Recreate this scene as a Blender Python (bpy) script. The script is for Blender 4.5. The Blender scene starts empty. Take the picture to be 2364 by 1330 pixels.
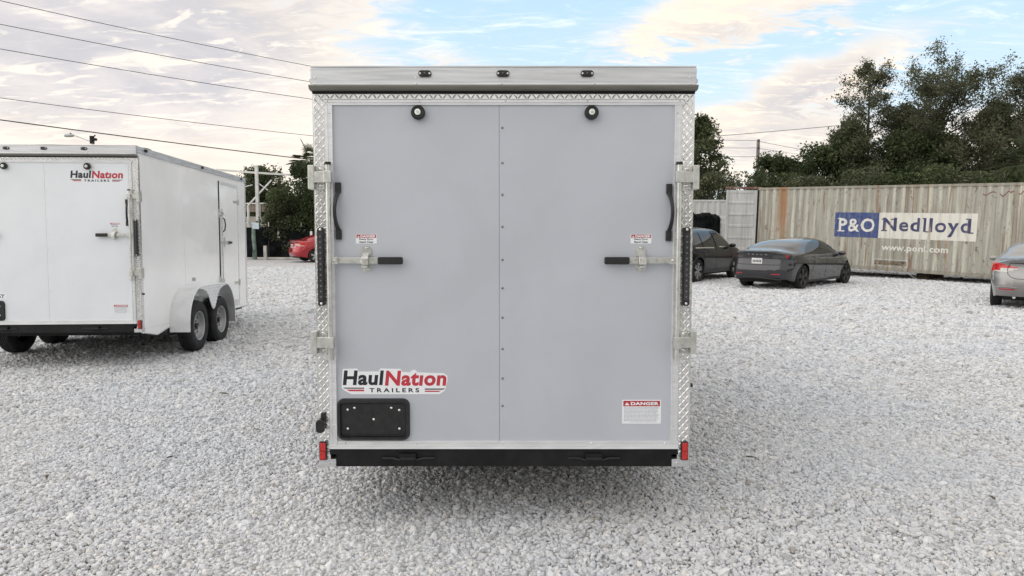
import bpy, math, random
import numpy as np
from mathutils import Vector, Matrix, Euler

# ---------------------------------------------------------------- camera, sky, sun, exposure
scene = bpy.context.scene
COL = scene.collection
PITCH = math.radians(4.89); CAM_H = 1.75
cam_data = bpy.data.cameras.new('camera'); cam = bpy.data.objects.new('camera', cam_data); COL.objects.link(cam)
cam.location = (0, 0, CAM_H); cam.rotation_euler = (math.pi/2 - PITCH, 0, 0)
cam_data.sensor_width = 36; cam_data.lens = 36*1660/2364; cam_data.clip_end = 3000; cam_data.clip_start = 0.05
scene.camera = cam
scene.view_settings.view_transform = 'Standard'; scene.view_settings.look = 'None'
scene.view_settings.exposure = 0.36; scene.view_settings.gamma = 1.0
scene.view_settings.use_curve_mapping = False
SUN_AZ = math.radians(-105)      # compass-like: 0 = +Y, negative = left
SUN_EL = math.radians(38)
sun_data = bpy.data.lights.new('sun', 'SUN'); sun = bpy.data.objects.new('sun', sun_data); COL.objects.link(sun)
sun_data.energy = 1.4; sun_data.angle = math.radians(95); sun_data.color = (1.0, 0.965, 0.93)
_d = Vector((math.sin(SUN_AZ)*math.cos(SUN_EL), math.cos(SUN_AZ)*math.cos(SUN_EL), math.sin(SUN_EL)))
sun.rotation_euler = _d.to_track_quat('Z', 'Y').to_euler()


class NT:
    """small helper for writing shader node maths"""
    def __init__(s, tree): s.t = tree; s.n = tree.nodes; s.l = tree.links
    def new(s, typ, **kw):
        n = s.n.new(typ)
        for k, v in kw.items(): setattr(n, k, v)
        return n
    def put(s, sock, v):
        if isinstance(v, bpy.types.NodeSocket): s.l.new(v, sock)
        elif v is not None: sock.default_value = v
    def m(s, op, a, b=None, c=None, clamp=False):
        n = s.new('ShaderNodeMath', operation=op, use_clamp=clamp)
        for i, v in enumerate((a, b, c)): s.put(n.inputs[i], v)
        return n.outputs[0]
    def ramp(s, x, lo, hi, a=0.0, b=1.0, smooth=True):
        n = s.new('ShaderNodeMapRange', interpolation_type='SMOOTHSTEP' if smooth else 'LINEAR')
        for i, v in enumerate((x, lo, hi, a, b)): s.put(n.inputs[i], v)
        return n.outputs[0]
    def mix(s, f, a, b):
        n = s.new('ShaderNodeMix', data_type='RGBA')
        s.put(n.inputs[0], f); s.put(n.inputs[6], a); s.put(n.inputs[7], b)
        return n.outputs[2]
    def noise(s, vec, scale, detail=4, rough=.55, dist=0.0, out=0):
        n = s.new('ShaderNodeTexNoise')
        s.put(n.inputs['Vector'], vec); s.put(n.inputs['Scale'], scale); n.inputs['Detail'].default_value = detail
        n.inputs['Roughness'].default_value = rough; n.inputs['Distortion'].default_value = dist
        return n.outputs[out]
    def comb(s, x, y, z):
        n = s.new('ShaderNodeCombineXYZ')
        for i, v in enumerate((x, y, z)): s.put(n.inputs[i], v)
        return n.outputs[0]
    def sep(s, v):
        n = s.new('ShaderNodeSeparateXYZ'); s.put(n.inputs[0], v); return n.outputs
    def vm(s, op, a, b=None):
        n = s.new('ShaderNodeVectorMath', operation=op); s.put(n.inputs[0], a)
        if b is not None: s.put(n.inputs[1], b)
        return n.outputs[0]


def c4(c): return (c[0], c[1], c[2], 1.0)


world = bpy.data.worlds.new('World'); scene.world = world; world.use_nodes = True
w = NT(world.node_tree); world.node_tree.nodes.clear()
geo = w.new('ShaderNodeTexCoord')
dx, dy, dz = w.sep(geo.outputs['Generated'])
sky = w.new('ShaderNodeTexSky', sky_type='NISHITA', sun_disc=False)
sky.sun_elevation = SUN_EL; sky.sun_rotation = SUN_AZ; sky.air_density = 1.2; sky.dust_density = 1.5; sky.ozone_density = 1.5
skyc = w.vm('SCALE', sky.outputs[0]); skyc.node.inputs['Scale'].default_value = 0.085
az = w.m('ARCTAN2', dx, dy)                      # 0 ahead, + right
el = w.m('ARCSINE', dz)
zz = w.m('MAXIMUM', dz, 0.0)
den = w.m('ADD', zz, 0.16)
cx = w.m('DIVIDE', dx, den); cy = w.m('DIVIDE', dy, den)
pl = w.comb(cx, cy, w.m('MULTIPLY', el, 1.5))
n_big = w.noise(pl, 0.75, 6, .55, .6)
n_mid = w.noise(w.vm('ADD', pl, (7.3, 2.1, 0)), 2.0, 7, .6, .5)
n_fine = w.noise(w.vm('ADD', w.vm('MULTIPLY', pl, (1.0, 2.2, 1)), (3.3, 9.1, 0)), 4.5, 8, .65, .9)
warp = w.m('MULTIPLY', w.m('SUBTRACT', n_mid, .5), .20)
warp2 = w.m('MULTIPLY', w.m('SUBTRACT', n_fine, .5), .10)


def blob(a0, e0, ra, re, rot=0.0):
    """soft bank of cloud centred on azimuth a0 / elevation e0 (degrees)"""
    u = w.m('ADD', w.m('SUBTRACT', az, math.radians(a0)), warp)
    v = w.m('ADD', w.m('SUBTRACT', el, math.radians(e0)), warp2)
    c, s_ = math.cos(math.radians(rot)), math.sin(math.radians(rot))
    uu = w.m('ADD', w.m('MULTIPLY', u, c), w.m('MULTIPLY', v, s_))
    vv = w.m('SUBTRACT', w.m('MULTIPLY', v, c), w.m('MULTIPLY', u, s_))
    q = w.m('ADD', w.m('POWER', w.m('DIVIDE', uu, math.radians(ra)), 2.0), w.m('POWER', w.m('DIVIDE', vv, math.radians(re)), 2.0))
    return w.m('POWER', 2.718, w.m('MULTIPLY', q, -1.0))


SKY = dict(
    left=blob(-27, 10, 17, 13), up=blob(-16, 17, 8, 7), band=blob(17, 15.6, 11, 2.4, 13), cum=blob(21.5, 9.8, 9, 2.5, 20),
    low=blob(19, 6.2, 10, 3.6), wis=blob(-5, 12.3, 6, 1.8, -6), wis2=blob(23, 14.2, 3.5, .8, -14), tail=blob(33, 5, 9, 3.5), mid=blob(2, 6, 12, 3.5))
cov = None
for k, amp in (('left', 1.25), ('up', .9), ('band', .95), ('cum', 1.0), ('low', .95), ('wis', .55), ('wis2', .62), ('tail', .8), ('mid', .7)):
    t = w.m('MULTIPLY', SKY[k], amp)
    cov = t if cov is None else w.m('MAXIMUM', cov, t)
back = w.ramp(w.m('ABSOLUTE', az), 0.72, 1.1)              # the cloud deck carries on outside the frame
hi = w.ramp(el, 0.36, 0.6)
cov = w.m('MAXIMUM', cov, w.m('MULTIPLY', w.m('MAXIMUM', back, hi), .62))
nf = w.m('SUBTRACT', n_fine, .5); nm = w.m('SUBTRACT', n_mid, .5); nb = w.m('SUBTRACT', n_big, .5)
dens = w.m('ADD', w.m('ADD', cov, w.m('MULTIPLY', nf, 1.25)), w.m('MULTIPLY', nm, .55))
mask = w.ramp(dens, .20, .78)
# clear-sky colour brightened by thin veil, paler to the horizon
blue = w.mix(.80, skyc, w.mix(w.ramp(el, 0.05, 0.32), c4((.70, .83, .93)), c4((.52, .73, .92))))
strk = w.noise(w.vm('MULTIPLY', pl, (1.0, 2.4, 1)), 3.6, 9, .72, 1.6)
blue = w.mix(w.ramp(strk, .48, .76, 0, .65), blue, c4((.90, .92, .92)))
# cloud colour: lilac-grey body, pale cracks, cream lit edges
tone = w.ramp(w.m('ADD', w.m('MULTIPLY', nb, .9), w.m('MULTIPLY', nm, 1.1)), -.16, .18)
cloud = w.mix(tone, c4((.53, .52, .55)), c4((.71, .665, .655)))
crack = w.ramp(w.m('ADD', nf, w.m('MULTIPLY', nm, .4)), .0, .14, 0, .80)
cloud = w.mix(crack, cloud, c4((.88, .815, .73)))
edge = w.ramp(dens, 1.05, .50)
cloud = w.mix(w.m('MULTIPLY', edge, .65), cloud, c4((.93, .82, .68)))
lit = w.m('MULTIPLY', w.m('MAXIMUM', SKY['cum'], SKY['band']), w.ramp(w.m('ADD', nm, w.m('MULTIPLY', nf, .8)), -.10, .20, 0, .70))
cloud = w.mix(lit, cloud, c4((.95, .80, .62)))
cloud = w.mix(w.m('MULTIPLY', w.ramp(el, .17, .03), w.ramp(az, .25, -.3, .25, .75)), cloud, c4((.96, .85, .70)))
colr = w.mix(mask, blue, cloud)
colr = w.mix(w.ramp(el, 0.05, -0.02, 0, .5), colr, c4((.93, .84, .74)))
bg = w.new('ShaderNodeBackground'); w.put(bg.inputs[0], colr); bg.inputs[1].default_value = 1.02
wo = w.new('ShaderNodeOutputWorld'); w.l.new(bg.outputs[0], wo.inputs[0])

# ---------------------------------------------------------------- geometry helpers
rng = np.random.default_rng(7)
random.seed(7)
FW = Vector((0, math.cos(PITCH), -math.sin(PITCH))); UP = Vector((0, math.sin(PITCH), math.cos(PITCH)))


def at(px, py, Y):
    """point of the place seen at photo pixel (px, py), at ground distance Y"""
    r = FW + Vector((1, 0, 0))*((px-1182)/1660) - UP*((py-665)/1660)
    return Vector((0, 0, CAM_H)) + r*(Y/r.y)


def tag(o, label=None, cat=None, group=None, kind=None):
    if label: o['label'] = label
    if cat: o['category'] = cat
    if group: o['group'] = group
    if kind: o['kind'] = kind
    return o


def empty(name, loc=(0, 0, 0), rot=(0, 0, 0)):
    o = bpy.data.objects.new(name, None); COL.objects.link(o); o.location = loc; o.rotation_euler = rot
    o.empty_display_size = .2
    return o


def kids(o): return [c for c in bpy.data.objects if c.parent == o]


def copy_tree(o, parent=None):
    c = o.copy(); COL.objects.link(c); c.parent = parent
    for ch in kids(o): copy_tree(ch, c)
    return c


class MB:
    def __init__(s): s.v = []; s.f = []
    def add(s, vs, fs):
        b = len(s.v); s.v += [tuple(v) for v in vs]; s.f += [tuple(i+b for i in f) for f in fs]; return s
    def box(s, x0, x1, y0, y1, z0, z1):
        return s.add([(x0, y0, z0), (x1, y0, z0), (x1, y1, z0), (x0, y1, z0), (x0, y0, z1), (x1, y0, z1), (x1, y1, z1), (x0, y1, z1)],
                     [(0, 3, 2, 1), (4, 5, 6, 7), (0, 1, 5, 4), (1, 2, 6, 5), (2, 3, 7, 6), (3, 0, 4, 7)])
    def prism(s, poly, d0, d1, ax='y'):
        """poly = list of 2-D points; extruded along ax from d0 to d1"""
        n = len(poly)
        def P(a, b, d): return {'y': (a, d, b), 'x': (d, a, b), 'z': (a, b, d)}[ax]
        vs = [P(a, b, d0) for a, b in poly] + [P(a, b, d1) for a, b in poly]
        fs = [tuple(range(n)), tuple(range(2*n-1, n-1, -1))] + [(i, i+n, (i+1) % n+n, (i+1) % n) for i in range(n)]
        return s.add(vs, fs)
    def tube(s, pts, r, n=8, caps=True):
        pts = [Vector(p) for p in pts]; m = len(pts)
        rs = r if isinstance(r, (list, tuple)) else [r]*m
        vs = []; fs = []; u = None
        for i, p in enumerate(pts):
            d = (pts[min(i+1, m-1)] - pts[max(i-1, 0)]).normalized()
            if u is None:
                u = d.orthogonal().normalized()
            u = (u - d*u.dot(d)).normalized(); v = d.cross(u)
            for k in range(n):
                a = 2*math.pi*k/n; vs.append(p + (u*math.cos(a)+v*math.sin(a))*rs[i])
        for i in range(m-1):
            for k in range(n):
                fs.append((i*n+k, i*n+(k+1) % n, (i+1)*n+(k+1) % n, (i+1)*n+k))
        if caps: fs += [tuple(range(n-1, -1, -1)), tuple((m-1)*n+k for k in range(n))]
        return s.add(vs, fs)
    def cyl(s, p0, p1, r, n=14): return s.tube([p0, p1], r, n)
    def dome(s, c, r, d=-1, n=8, h=.5):
        """rivet head, bulging towards -y (d=-1)"""
        vs = [(c[0], c[1]+d*r*h, c[2])]
        for rr, hh in ((.6, h*.8), (1, 0)):
            vs += [(c[0]+r*rr*math.cos(2*math.pi*k/n), c[1]+d*r*hh, c[2]+r*rr*math.sin(2*math.pi*k/n)) for k in range(n)]
        fs = [(0, 1+(k+1) % n, 1+k) for k in range(n)] + [(1+k, 1+(k+1) % n, 1+n+(k+1) % n, 1+n+k) for k in range(n)]
        if d > 0: fs = [f[::-1] for f in fs]
        return s.add(vs, [f[::-1] for f in fs])
    def lathe(s, prof, c, ax='x', n=32):
        """prof = [(radius, offset along axis)]"""
        vs = []; m = len(prof)
        for r, d in prof:
            for k in range(n):
                a = 2*math.pi*k/n; u, v = r*math.cos(a), r*math.sin(a)
                vs.append({'x': (c[0]+d, c[1]+u, c[2]+v), 'y': (c[0]+u, c[1]+d, c[2]+v), 'z': (c[0]+u, c[1]+v, c[2]+d)}[ax])
        fs = [(i*n+k, i*n+(k+1) % n, (i+1)*n+(k+1) % n, (i+1)*n+k) for i in range(m-1) for k in range(n)]
        return s.add(vs, fs)
    def build(s, name, mat, parent=None, smooth=False, bevel=0.0, loc=None, fixn=False):
        me = bpy.data.meshes.new(name); me.from_pydata(s.v, [], s.f); me.validate()
        if fixn:
            import bmesh
            bm = bmesh.new(); bm.from_mesh(me); bmesh.ops.recalc_face_normals(bm, faces=bm.faces); bm.to_mesh(me); bm.free()
        me.materials.append(mat)
        if smooth:
            me.polygons.foreach_set('use_smooth', [True]*len(me.polygons))
            me.set_sharp_from_angle(angle=math.radians(38))
        o = bpy.data.objects.new(name, me); COL.objects.link(o); o.parent = parent
        if loc is not None: o.location = loc
        if bevel:
            b = o.modifiers.new('bevel', 'BEVEL'); b.width = bevel; b.segments = 2; b.limit_method = 'ANGLE'
        return o


def each(parent, name, mt, pts, r, h=.5, n=8, smooth=True):
    '''one small domed head per point, each its own object sharing one mesh'''
    src = None
    for p in pts:
        if src is None:
            src = MB().dome((0, 0, 0), r, -1, n, h).build(name, mt, parent, smooth=smooth); o = src
        else:
            o = src.copy(); COL.objects.link(o); o.parent = parent
        o.location = p


def rrect(x0, x1, z0, z1, r, n=5):
    pts = []
    for cx_, cz_, a0 in ((x1-r, z1-r, 0), (x0+r, z1-r, 90), (x0+r, z0+r, 180), (x1-r, z0+r, 270)):
        for k in range(n+1):
            a = math.radians(a0+90*k/n); pts.append((cx_+r*math.cos(a), cz_+r*math.sin(a)))
    return pts


def raw_mesh(name, V, F, mat, parent=None, smooth=False):
    """V (n,3) numpy, F (m,k) numpy of equal-sized faces"""
    me = bpy.data.meshes.new(name); n = len(V); m, k = F.shape
    me.vertices.add(n); me.vertices.foreach_set('co', V.astype(np.float32).ravel())
    me.loops.add(m*k); me.loops.foreach_set('vertex_index', F.astype(np.int32).ravel())
    me.polygons.add(m); me.polygons.foreach_set('loop_start', np.arange(0, m*k, k, dtype=np.int32))
    me.polygons.foreach_set('loop_total', np.full(m, k, dtype=np.int32))
    if smooth: me.polygons.foreach_set('use_smooth', np.ones(m, dtype=bool))
    me.update(calc_edges=True); me.materials.append(mat)
    o = bpy.data.objects.new(name, me); COL.objects.link(o); o.parent = parent
    return o


def text_geo(s, x0, x1, z0, z1, bold=0.0, shear=0.0, space=1.0):
    """flat lettering filling the box x0..x1, z0..z1 in the x-z plane facing -y; returns verts, faces"""
    cu = bpy.data.curves.new('lettering', 'FONT'); cu.body = s; cu.offset = bold; cu.shear = shear; cu.resolution_u = 3; cu.space_character = space
    o = bpy.data.objects.new('lettering', cu); COL.objects.link(o)
    dg = bpy.context.evaluated_depsgraph_get(); me = bpy.data.meshes.new_from_object(o.evaluated_get(dg))
    V = np.array([v.co[:] for v in me.vertices]); F = [tuple(p.vertices) for p in me.polygons]
    bpy.data.objects.remove(o); bpy.data.curves.remove(cu); bpy.data.meshes.remove(me)
    mn = V.min(0); mx = V.max(0)
    X = x0 + (V[:, 0]-mn[0])/(mx[0]-mn[0])*(x1-x0); Z = z0 + (V[:, 1]-mn[1])/(mx[1]-mn[1])*(z1-z0)
    return [(X[i], 0.0, Z[i]) for i in range(len(V))], F


def text(s, x0, x1, z0, z1, mat, parent, y, bold=0.0, shear=0.0, name='lettering', space=1.0):
    V, F = text_geo(s, x0, x1, z0, z1, bold, shear, space)
    m = MB(); m.add([(a, y, c) for a, _, c in V], F)
    return m.build(name, mat, parent)


# ---------------------------------------------------------------- materials
def mat(name, col, rough=.5, metal=0.0, var=.06, vscale=6.0, bump=0.0, bscale=40.0, bdist=.002, coat=0.0, spec=.5, stretch=None, var2=None, trans=0.0, roughvar=0.0):
    m = bpy.data.materials.new(name); m.use_nodes = True; t = NT(m.node_tree)
    b = t.n['Principled BSDF']; b.inputs['Roughness'].default_value = rough; b.inputs['Metallic'].default_value = metal
    b.inputs['Specular IOR Level'].default_value = spec
    if coat: b.inputs['Coat Weight'].default_value = coat; b.inputs['Coat Roughness'].default_value = .03
    tc = t.new('ShaderNodeTexCoord').outputs['Object']
    if stretch: tc = t.vm('MULTIPLY', tc, stretch)
    nz = t.noise(tc, vscale, 6, .6, .3)
    lo = tuple(max(0, x*(1-var*2)) for x in col); hi_ = tuple(min(1, x*(1+var*2)) for x in col)
    if var2: lo = var2
    t.put(b.inputs['Base Color'], t.mix(t.ramp(nz, .3, .7), c4(lo), c4(hi_)))
    if roughvar:
        t.put(b.inputs['Roughness'], t.ramp(t.noise(tc, vscale*2.3, 5, .6), .3, .7, max(.02, rough-roughvar), rough+roughvar))
    if bump:
        bn = t.new('ShaderNodeBump'); bn.inputs['Strength'].default_value = bump; bn.inputs['Distance'].default_value = bdist
        t.put(bn.inputs['Height'], t.noise(tc, bscale, 4, .5)); t.l.new(bn.outputs[0], b.inputs['Normal'])
    if trans: b.inputs['Transmission Weight'].default_value = trans
    return m


M = {}
M['door_grey'] = mat('grey_door_skin', (.475, .50, .55), .42, var=.025, vscale=1.2, bump=.25, bscale=1.6, bdist=.004, roughvar=.05)
M['white_skin'] = mat('white_skin', (.77, .80, .835), .22, var=.015, vscale=1.5, bump=.35, bscale=1.7, bdist=.006)
M['white_gloss'] = mat('glossy_white_panel', (.92, .925, .93), .10, var=.012, vscale=2, bump=.5, bscale=1.5, bdist=.012, coat=.4)
M['alu'] = mat('satin_aluminium', (.67, .685, .70), .34, .80, var=.05, vscale=5, stretch=(1, 1, 12), roughvar=.08)
M['aluh'] = mat('brushed_aluminium', (.60, .615, .635), .40, .70, var=.07, vscale=4, stretch=(.6, 1, 14), roughvar=.08)
M['trim'] = mat('door_trim_aluminium', (.74, .755, .77), .40, .50, var=.04, vscale=5, stretch=(1, 1, 6), roughvar=.08)
M['tread'] = mat('bright_tread_plate', (.74, .745, .74), .22, .95, var=.06, vscale=30, bump=.15, bscale=22, bdist=.003, roughvar=.08)
M['fender'] = mat('bright_fender_plate', (.80, .81, .82), .30, .55, var=.03, vscale=6)
M['galv'] = mat('zinc_plated_steel', (.60, .61, .58), .36, .80, var=.07, vscale=18, roughvar=.1)
M['drip'] = mat('dull_drip_rail', (.20, .20, .175), .42, .5, var=.06, stretch=(.6, 1, 8))
M['bolt'] = mat('bolt_steel', (.72, .72, .70), .25, .95, var=.1, vscale=90)
M['zinc'] = mat('bright_zinc', (.82, .86, .83), .3, .15)
M['screw'] = mat('dull_screw', (.25, .25, .26), .4, .7)
M['black'] = mat('black_plastic', (.012, .013, .014), .42, var=.2, vscale=30, bump=.15, bscale=300, bdist=.0005)
M['blackpaint'] = mat('black_painted_steel', (.008, .008, .009), .5, var=.3, vscale=8, bump=.2, bscale=120, bdist=.0008, spec=.3)
M['rubber'] = mat('tyre_rubber', (.014, .014, .015), .78, var=.35, vscale=12, bump=.3, bscale=90, bdist=.001)
M['rim'] = mat('silver_rim_paint', (.36, .365, .37), .42, .4, var=.06)
M['hubdark'] = mat('dark_hub', (.03, .03, .03), .5)
M['red'] = mat('red_lens', (.50, .018, .015), .18, var=.12, vscale=60, coat=.5)
M['amber'] = mat('smoked_lens', (.05, .05, .055), .12, coat=.6)
M['led'] = mat('clear_led', (.13, .13, .14), .15, coat=.8)
M['sticker'] = mat('white_vinyl', (.82, .84, .87), .35, var=.01)
M['ink'] = mat('black_vinyl', (.014, .016, .022), .4)
M['redink'] = mat('red_vinyl', (.50, .035, .055), .4, var=.04)
M['dangerred'] = mat('danger_red', (.42, .025, .035), .4)
M['finetext'] = mat('grey_fine_print', (.40, .42, .46), .5)
M['seam'] = mat('dark_seam', (.22, .23, .26), .7)
M['dark'] = mat('underside_dark', (.010, .010, .010), .8)
M['roofm'] = mat('roof_sheet', (.48, .48, .47), .5, .4, bump=.3, bscale=3, bdist=.01)
M['wood'] = mat('weathered_timber', (.12, .09, .06), .9, var=.3, vscale=10, stretch=(1, 1, 8))
M['greypole'] = mat('grey_wooden_pole', (.20, .18, .15), .9, var=.2, vscale=10, stretch=(1, 1, .2))
M['wire'] = mat('wire_black', (.02, .02, .02), .7)
M['glass'] = mat('car_glass', (.010, .012, .014), .05, var=.1, spec=.5)
M['lampglass'] = mat('frosted_lamp', (.55, .55, .52), .3)
M['white_paint'] = mat('white_painted_steel', (.66, .66, .64), .5, var=.08, vscale=3)
M['mesh_black'] = mat('black_privacy_mesh', (.008, .009, .010), .95, var=.4, vscale=2, bump=.5, bscale=6, bdist=.05, spec=.1)
M['green_paint'] = mat('faded_green_paint', (.12, .17, .145), .6, var=.35, vscale=3)
M['concrete'] = mat('pale_concrete', (.45, .44, .41), .9, var=.12, vscale=4)
M['plate'] = mat('plate_white', (.62, .63, .62), .4, var=.05)


def car_paint(name, col, metal=.5, rough=.28):
    return mat(name, col, rough, metal, var=.04, vscale=3, coat=.85, spec=.4)


# ---------------------------------------------------------------- ground and gravel
def gravel_mat(name, stone=False):
    m = bpy.data.materials.new(name); m.use_nodes = True; t = NT(m.node_tree); b = t.n['Principled BSDF']
    b.inputs['Roughness'].default_value = .85; b.inputs['Specular IOR Level'].default_value = .3
    if stone:
        r = t.new('ShaderNodeObjectInfo').outputs['Random']
        cr = t.new('ShaderNodeValToRGB'); t.put(cr.inputs[0], r); e = cr.color_ramp; e.interpolation = 'LINEAR'
        cols = [(0, (.36, .36, .36)), (.12, (.53, .535, .555)), (.5, (.635, .645, .665)), (.78, (.70, .71, .73)), (.92, (.68, .655, .615)), (.96, (.80, .80, .80)), (1, (.30, .27, .24))]
        e.elements[0].position = 0; e.elements[0].color = c4(cols[0][1]); e.elements[1].position = 1; e.elements[1].color = c4(cols[-1][1])
        for p_, c_ in cols[1:-1]: q = e.elements.new(p_); q.color = c4(c_)
        tc = t.new('ShaderNodeTexCoord').outputs['Object']
        nz = t.noise(tc, 1.6, 5, .6)
        col = t.mix(t.ramp(nz, .3, .7, 0, .3), cr.outputs[0], c4((.42, .42, .42)))
        loc = t.new('ShaderNodeObjectInfo').outputs['Location']
        col = t.mix(t.ramp(t.noise(t.vm('MULTIPLY', loc, (.35, 2.0, 1)), .9, 6, .7, 1.0), .60, .74, 0, .30), col, c4((.40, .385, .36)))
        col = t.mix(t.ramp(t.noise(loc, .45, 4, .6), .40, .66, 0, .22), col, c4((.50, .56, .64)))
        t.put(b.inputs['Base Color'], col)
        bn = t.new('ShaderNodeBump'); bn.inputs['Strength'].default_value = .35; bn.inputs['Distance'].default_value = .004
        t.put(bn.inputs['Height'], t.noise(tc, 3.0, 5, .7)); t.l.new(bn.outputs[0], b.inputs['Normal'])
        return m
    tc = t.new('ShaderNodeTexCoord').outputs['Object']
    def voro(scale, feat='F1', out='Distance'):
        v = t.new('ShaderNodeTexVoronoi', feature=feat); t.put(v.inputs['Vector'], t.vm('ADD', tc, t.vm('MULTIPLY', t.noise(tc, 9, 3, out=1), (.03, .03, .03)))); v.inputs['Scale'].default_value = scale
        return v.outputs[out]
    d1 = voro(22); d2 = voro(9); cc = voro(22, out='Color'); cc2 = voro(9, out='Color')
    r1 = t.sep(cc)[0]; r2 = t.sep(cc2)[1]
    base = t.mix(r1, c4((.46, .46, .465)), c4((.66, .66, .665)))
    base = t.mix(t.ramp(r1, .9, .97, 0, .6), base, c4((.34, .31, .27)))
    base = t.mix(t.m('MULTIPLY', t.ramp(r2, .5, 1), .3), base, c4((.74, .74, .73)))
    base = t.mix(t.ramp(d1, .35, .75, 0, .75), base, c4((.26, .26, .27)))
    big = t.noise(t.vm('MULTIPLY', tc, (1, 1, 1)), .35, 5, .6)
    base = t.mix(t.ramp(big, .52, .75, 0, .28), base, c4((.50, .47, .43)))
    streak = t.noise(t.vm('MULTIPLY', tc, (.35, 2.2, 1)), 1.1, 5, .7, 1.0)
    base = t.mix(t.ramp(streak, .60, .72, 0, .38), base, c4((.34, .32, .30)))
    t.put(b.inputs['Base Color'], base)
    bn = t.new('ShaderNodeBump'); bn.inputs['Strength'].default_value = .9; bn.inputs['Distance'].default_value = .03
    hgt = t.m('SUBTRACT', 1.0, t.m('ADD', t.m('MULTIPLY', d1, .7), t.m('MULTIPLY', d2, .5)))
    t.put(bn.inputs['Height'], hgt); t.l.new(bn.outputs[0], b.inputs['Normal'])
    return m


M['gravel'] = gravel_mat('gravel_ground'); M['stone'] = gravel_mat('gravel_stone', True)
g = MB(); S = 900
g.add([(-S, -S, -.012), (S, -S, -.012), (S, S, -.012), (-S, S, -.012)], [(0, 1, 2, 3)])
tag(g.build('ground', M['gravel']), kind='structure')


def gravel_stones():
    pts = []; scl = []
    y = 2.3
    while y < 31.0:
        s = min(max(.0215, .0038*y), .056)
        x1 = y*.78 + 1.2
        n = int(2*x1/s)
        x = np.linspace(-x1, x1, n) + rng.uniform(-.48, .48, n)*s
        yy = y + rng.uniform(-.5, .5, n)*s
        k = np.exp(rng.normal(0, .30, n)); k = np.clip(k, .45, 2.2)
        r = s*.62*k*np.where(rng.random(n) < .02, 1.5, 1)
        z = -.006 + rng.uniform(-.35, .25, n)*s*min(1, 9/y) + .010*np.sin(x*1.3+y*.7)*np.sin(y*1.1-x*.4)
        pts.append(np.stack([x, yy, z], 1)); scl.append(r)
        y += s*.82
    P = np.concatenate(pts); R = np.concatenate(scl)
    me = bpy.data.meshes.new('gravel'); me.vertices.add(len(P)); me.vertices.foreach_set('co', P.astype(np.float32).ravel())
    a = me.attributes.new('size', 'FLOAT', 'POINT'); a.data.foreach_set('value', R.astype(np.float32))
    me.update(); me.materials.append(M['stone'])
    o = bpy.data.objects.new('gravel', me); COL.objects.link(o)
    ng = bpy.data.node_groups.new('scatter_gravel', 'GeometryNodeTree')
    ng.interface.new_socket('Geometry', in_out='INPUT', socket_type='NodeSocketGeometry')
    ng.interface.new_socket('Geometry', in_out='OUTPUT', socket_type='NodeSocketGeometry')
    N = ng.nodes; L = ng.links
    gi = N.new('NodeGroupInput'); go = N.new('NodeGroupOutput'); join = N.new('GeometryNodeGeometryToInstance')
    for i in range(7):
        ico = N.new('GeometryNodeMeshIcoSphere'); ico.inputs['Subdivisions'].default_value = 3 if i < 3 else 2; ico.inputs['Radius'].default_value = 1.0
        nz = N.new('ShaderNodeTexNoise'); nz.inputs['Scale'].default_value = .9+.12*i; nz.inputs['Detail'].default_value = 1.5
        pos = N.new('GeometryNodeInputPosition'); addv = N.new('ShaderNodeVectorMath'); addv.operation = 'ADD'; addv.inputs[1].default_value = (i*5.7, i*3.1, i)
        L.new(pos.outputs[0], addv.inputs[0]); L.new(addv.outputs[0], nz.inputs['Vector'])
        sub = N.new('ShaderNodeVectorMath'); sub.operation = 'SUBTRACT'; sub.inputs[1].default_value = (.5, .5, .5); L.new(nz.outputs[1], sub.inputs[0])
        mul = N.new('ShaderNodeVectorMath'); mul.operation = 'SCALE'; mul.inputs['Scale'].default_value = 1.5; L.new(sub.outputs[0], mul.inputs[0])
        sp = N.new('GeometryNodeSetPosition'); L.new(ico.outputs[0], sp.inputs[0]); L.new(mul.outputs[0], sp.inputs['Offset'])
        tr = N.new('GeometryNodeTransform'); tr.inputs['Scale'].default_value = (1.0, .82-.03*i, .62+.03*i); L.new(sp.outputs[0], tr.inputs[0])
        sm = N.new('GeometryNodeSetShadeSmooth'); sm.inputs['Shade Smooth'].default_value = i < 3; L.new(tr.outputs[0], sm.inputs[0])
        mt = N.new('GeometryNodeSetMaterial'); mt.inputs['Material'].default_value = M['stone']; L.new(sm.outputs[0], mt.inputs[0])
        L.new(mt.outputs[0], join.inputs[0])
    iop = N.new('GeometryNodeInstanceOnPoints'); L.new(gi.outputs[0], iop.inputs['Points']); L.new(join.outputs[0], iop.inputs['Instance'])
    iop.inputs['Pick Instance'].default_value = True
    ri = N.new('FunctionNodeRandomValue'); ri.data_type = 'INT'; ri.inputs[4].default_value = 0; ri.inputs[5].default_value = 6; L.new(ri.outputs[2], iop.inputs['Instance Index'])
    rr = N.new('FunctionNodeRandomValue'); rr.data_type = 'FLOAT_VECTOR'; rr.inputs[0].default_value = (-.7, -.7, 0); rr.inputs[1].default_value = (.7, .7, 6.283); rr.inputs['Seed'].default_value = 4
    L.new(rr.outputs[0], iop.inputs['Rotation'])
    na = N.new('GeometryNodeInputNamedAttribute'); na.data_type = 'FLOAT'; na.inputs[0].default_value = 'size'; L.new(na.outputs[0], iop.inputs['Scale'])
    L.new(iop.outputs[0], go.inputs[0])
    md = o.modifiers.new('scatter', 'NODES'); md.node_group = ng
    tag(o, 'pale grey crushed stone gravel covering the yard in the foreground', 'gravel', kind='stuff')
    return len(P)


NST = gravel_stones()

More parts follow.
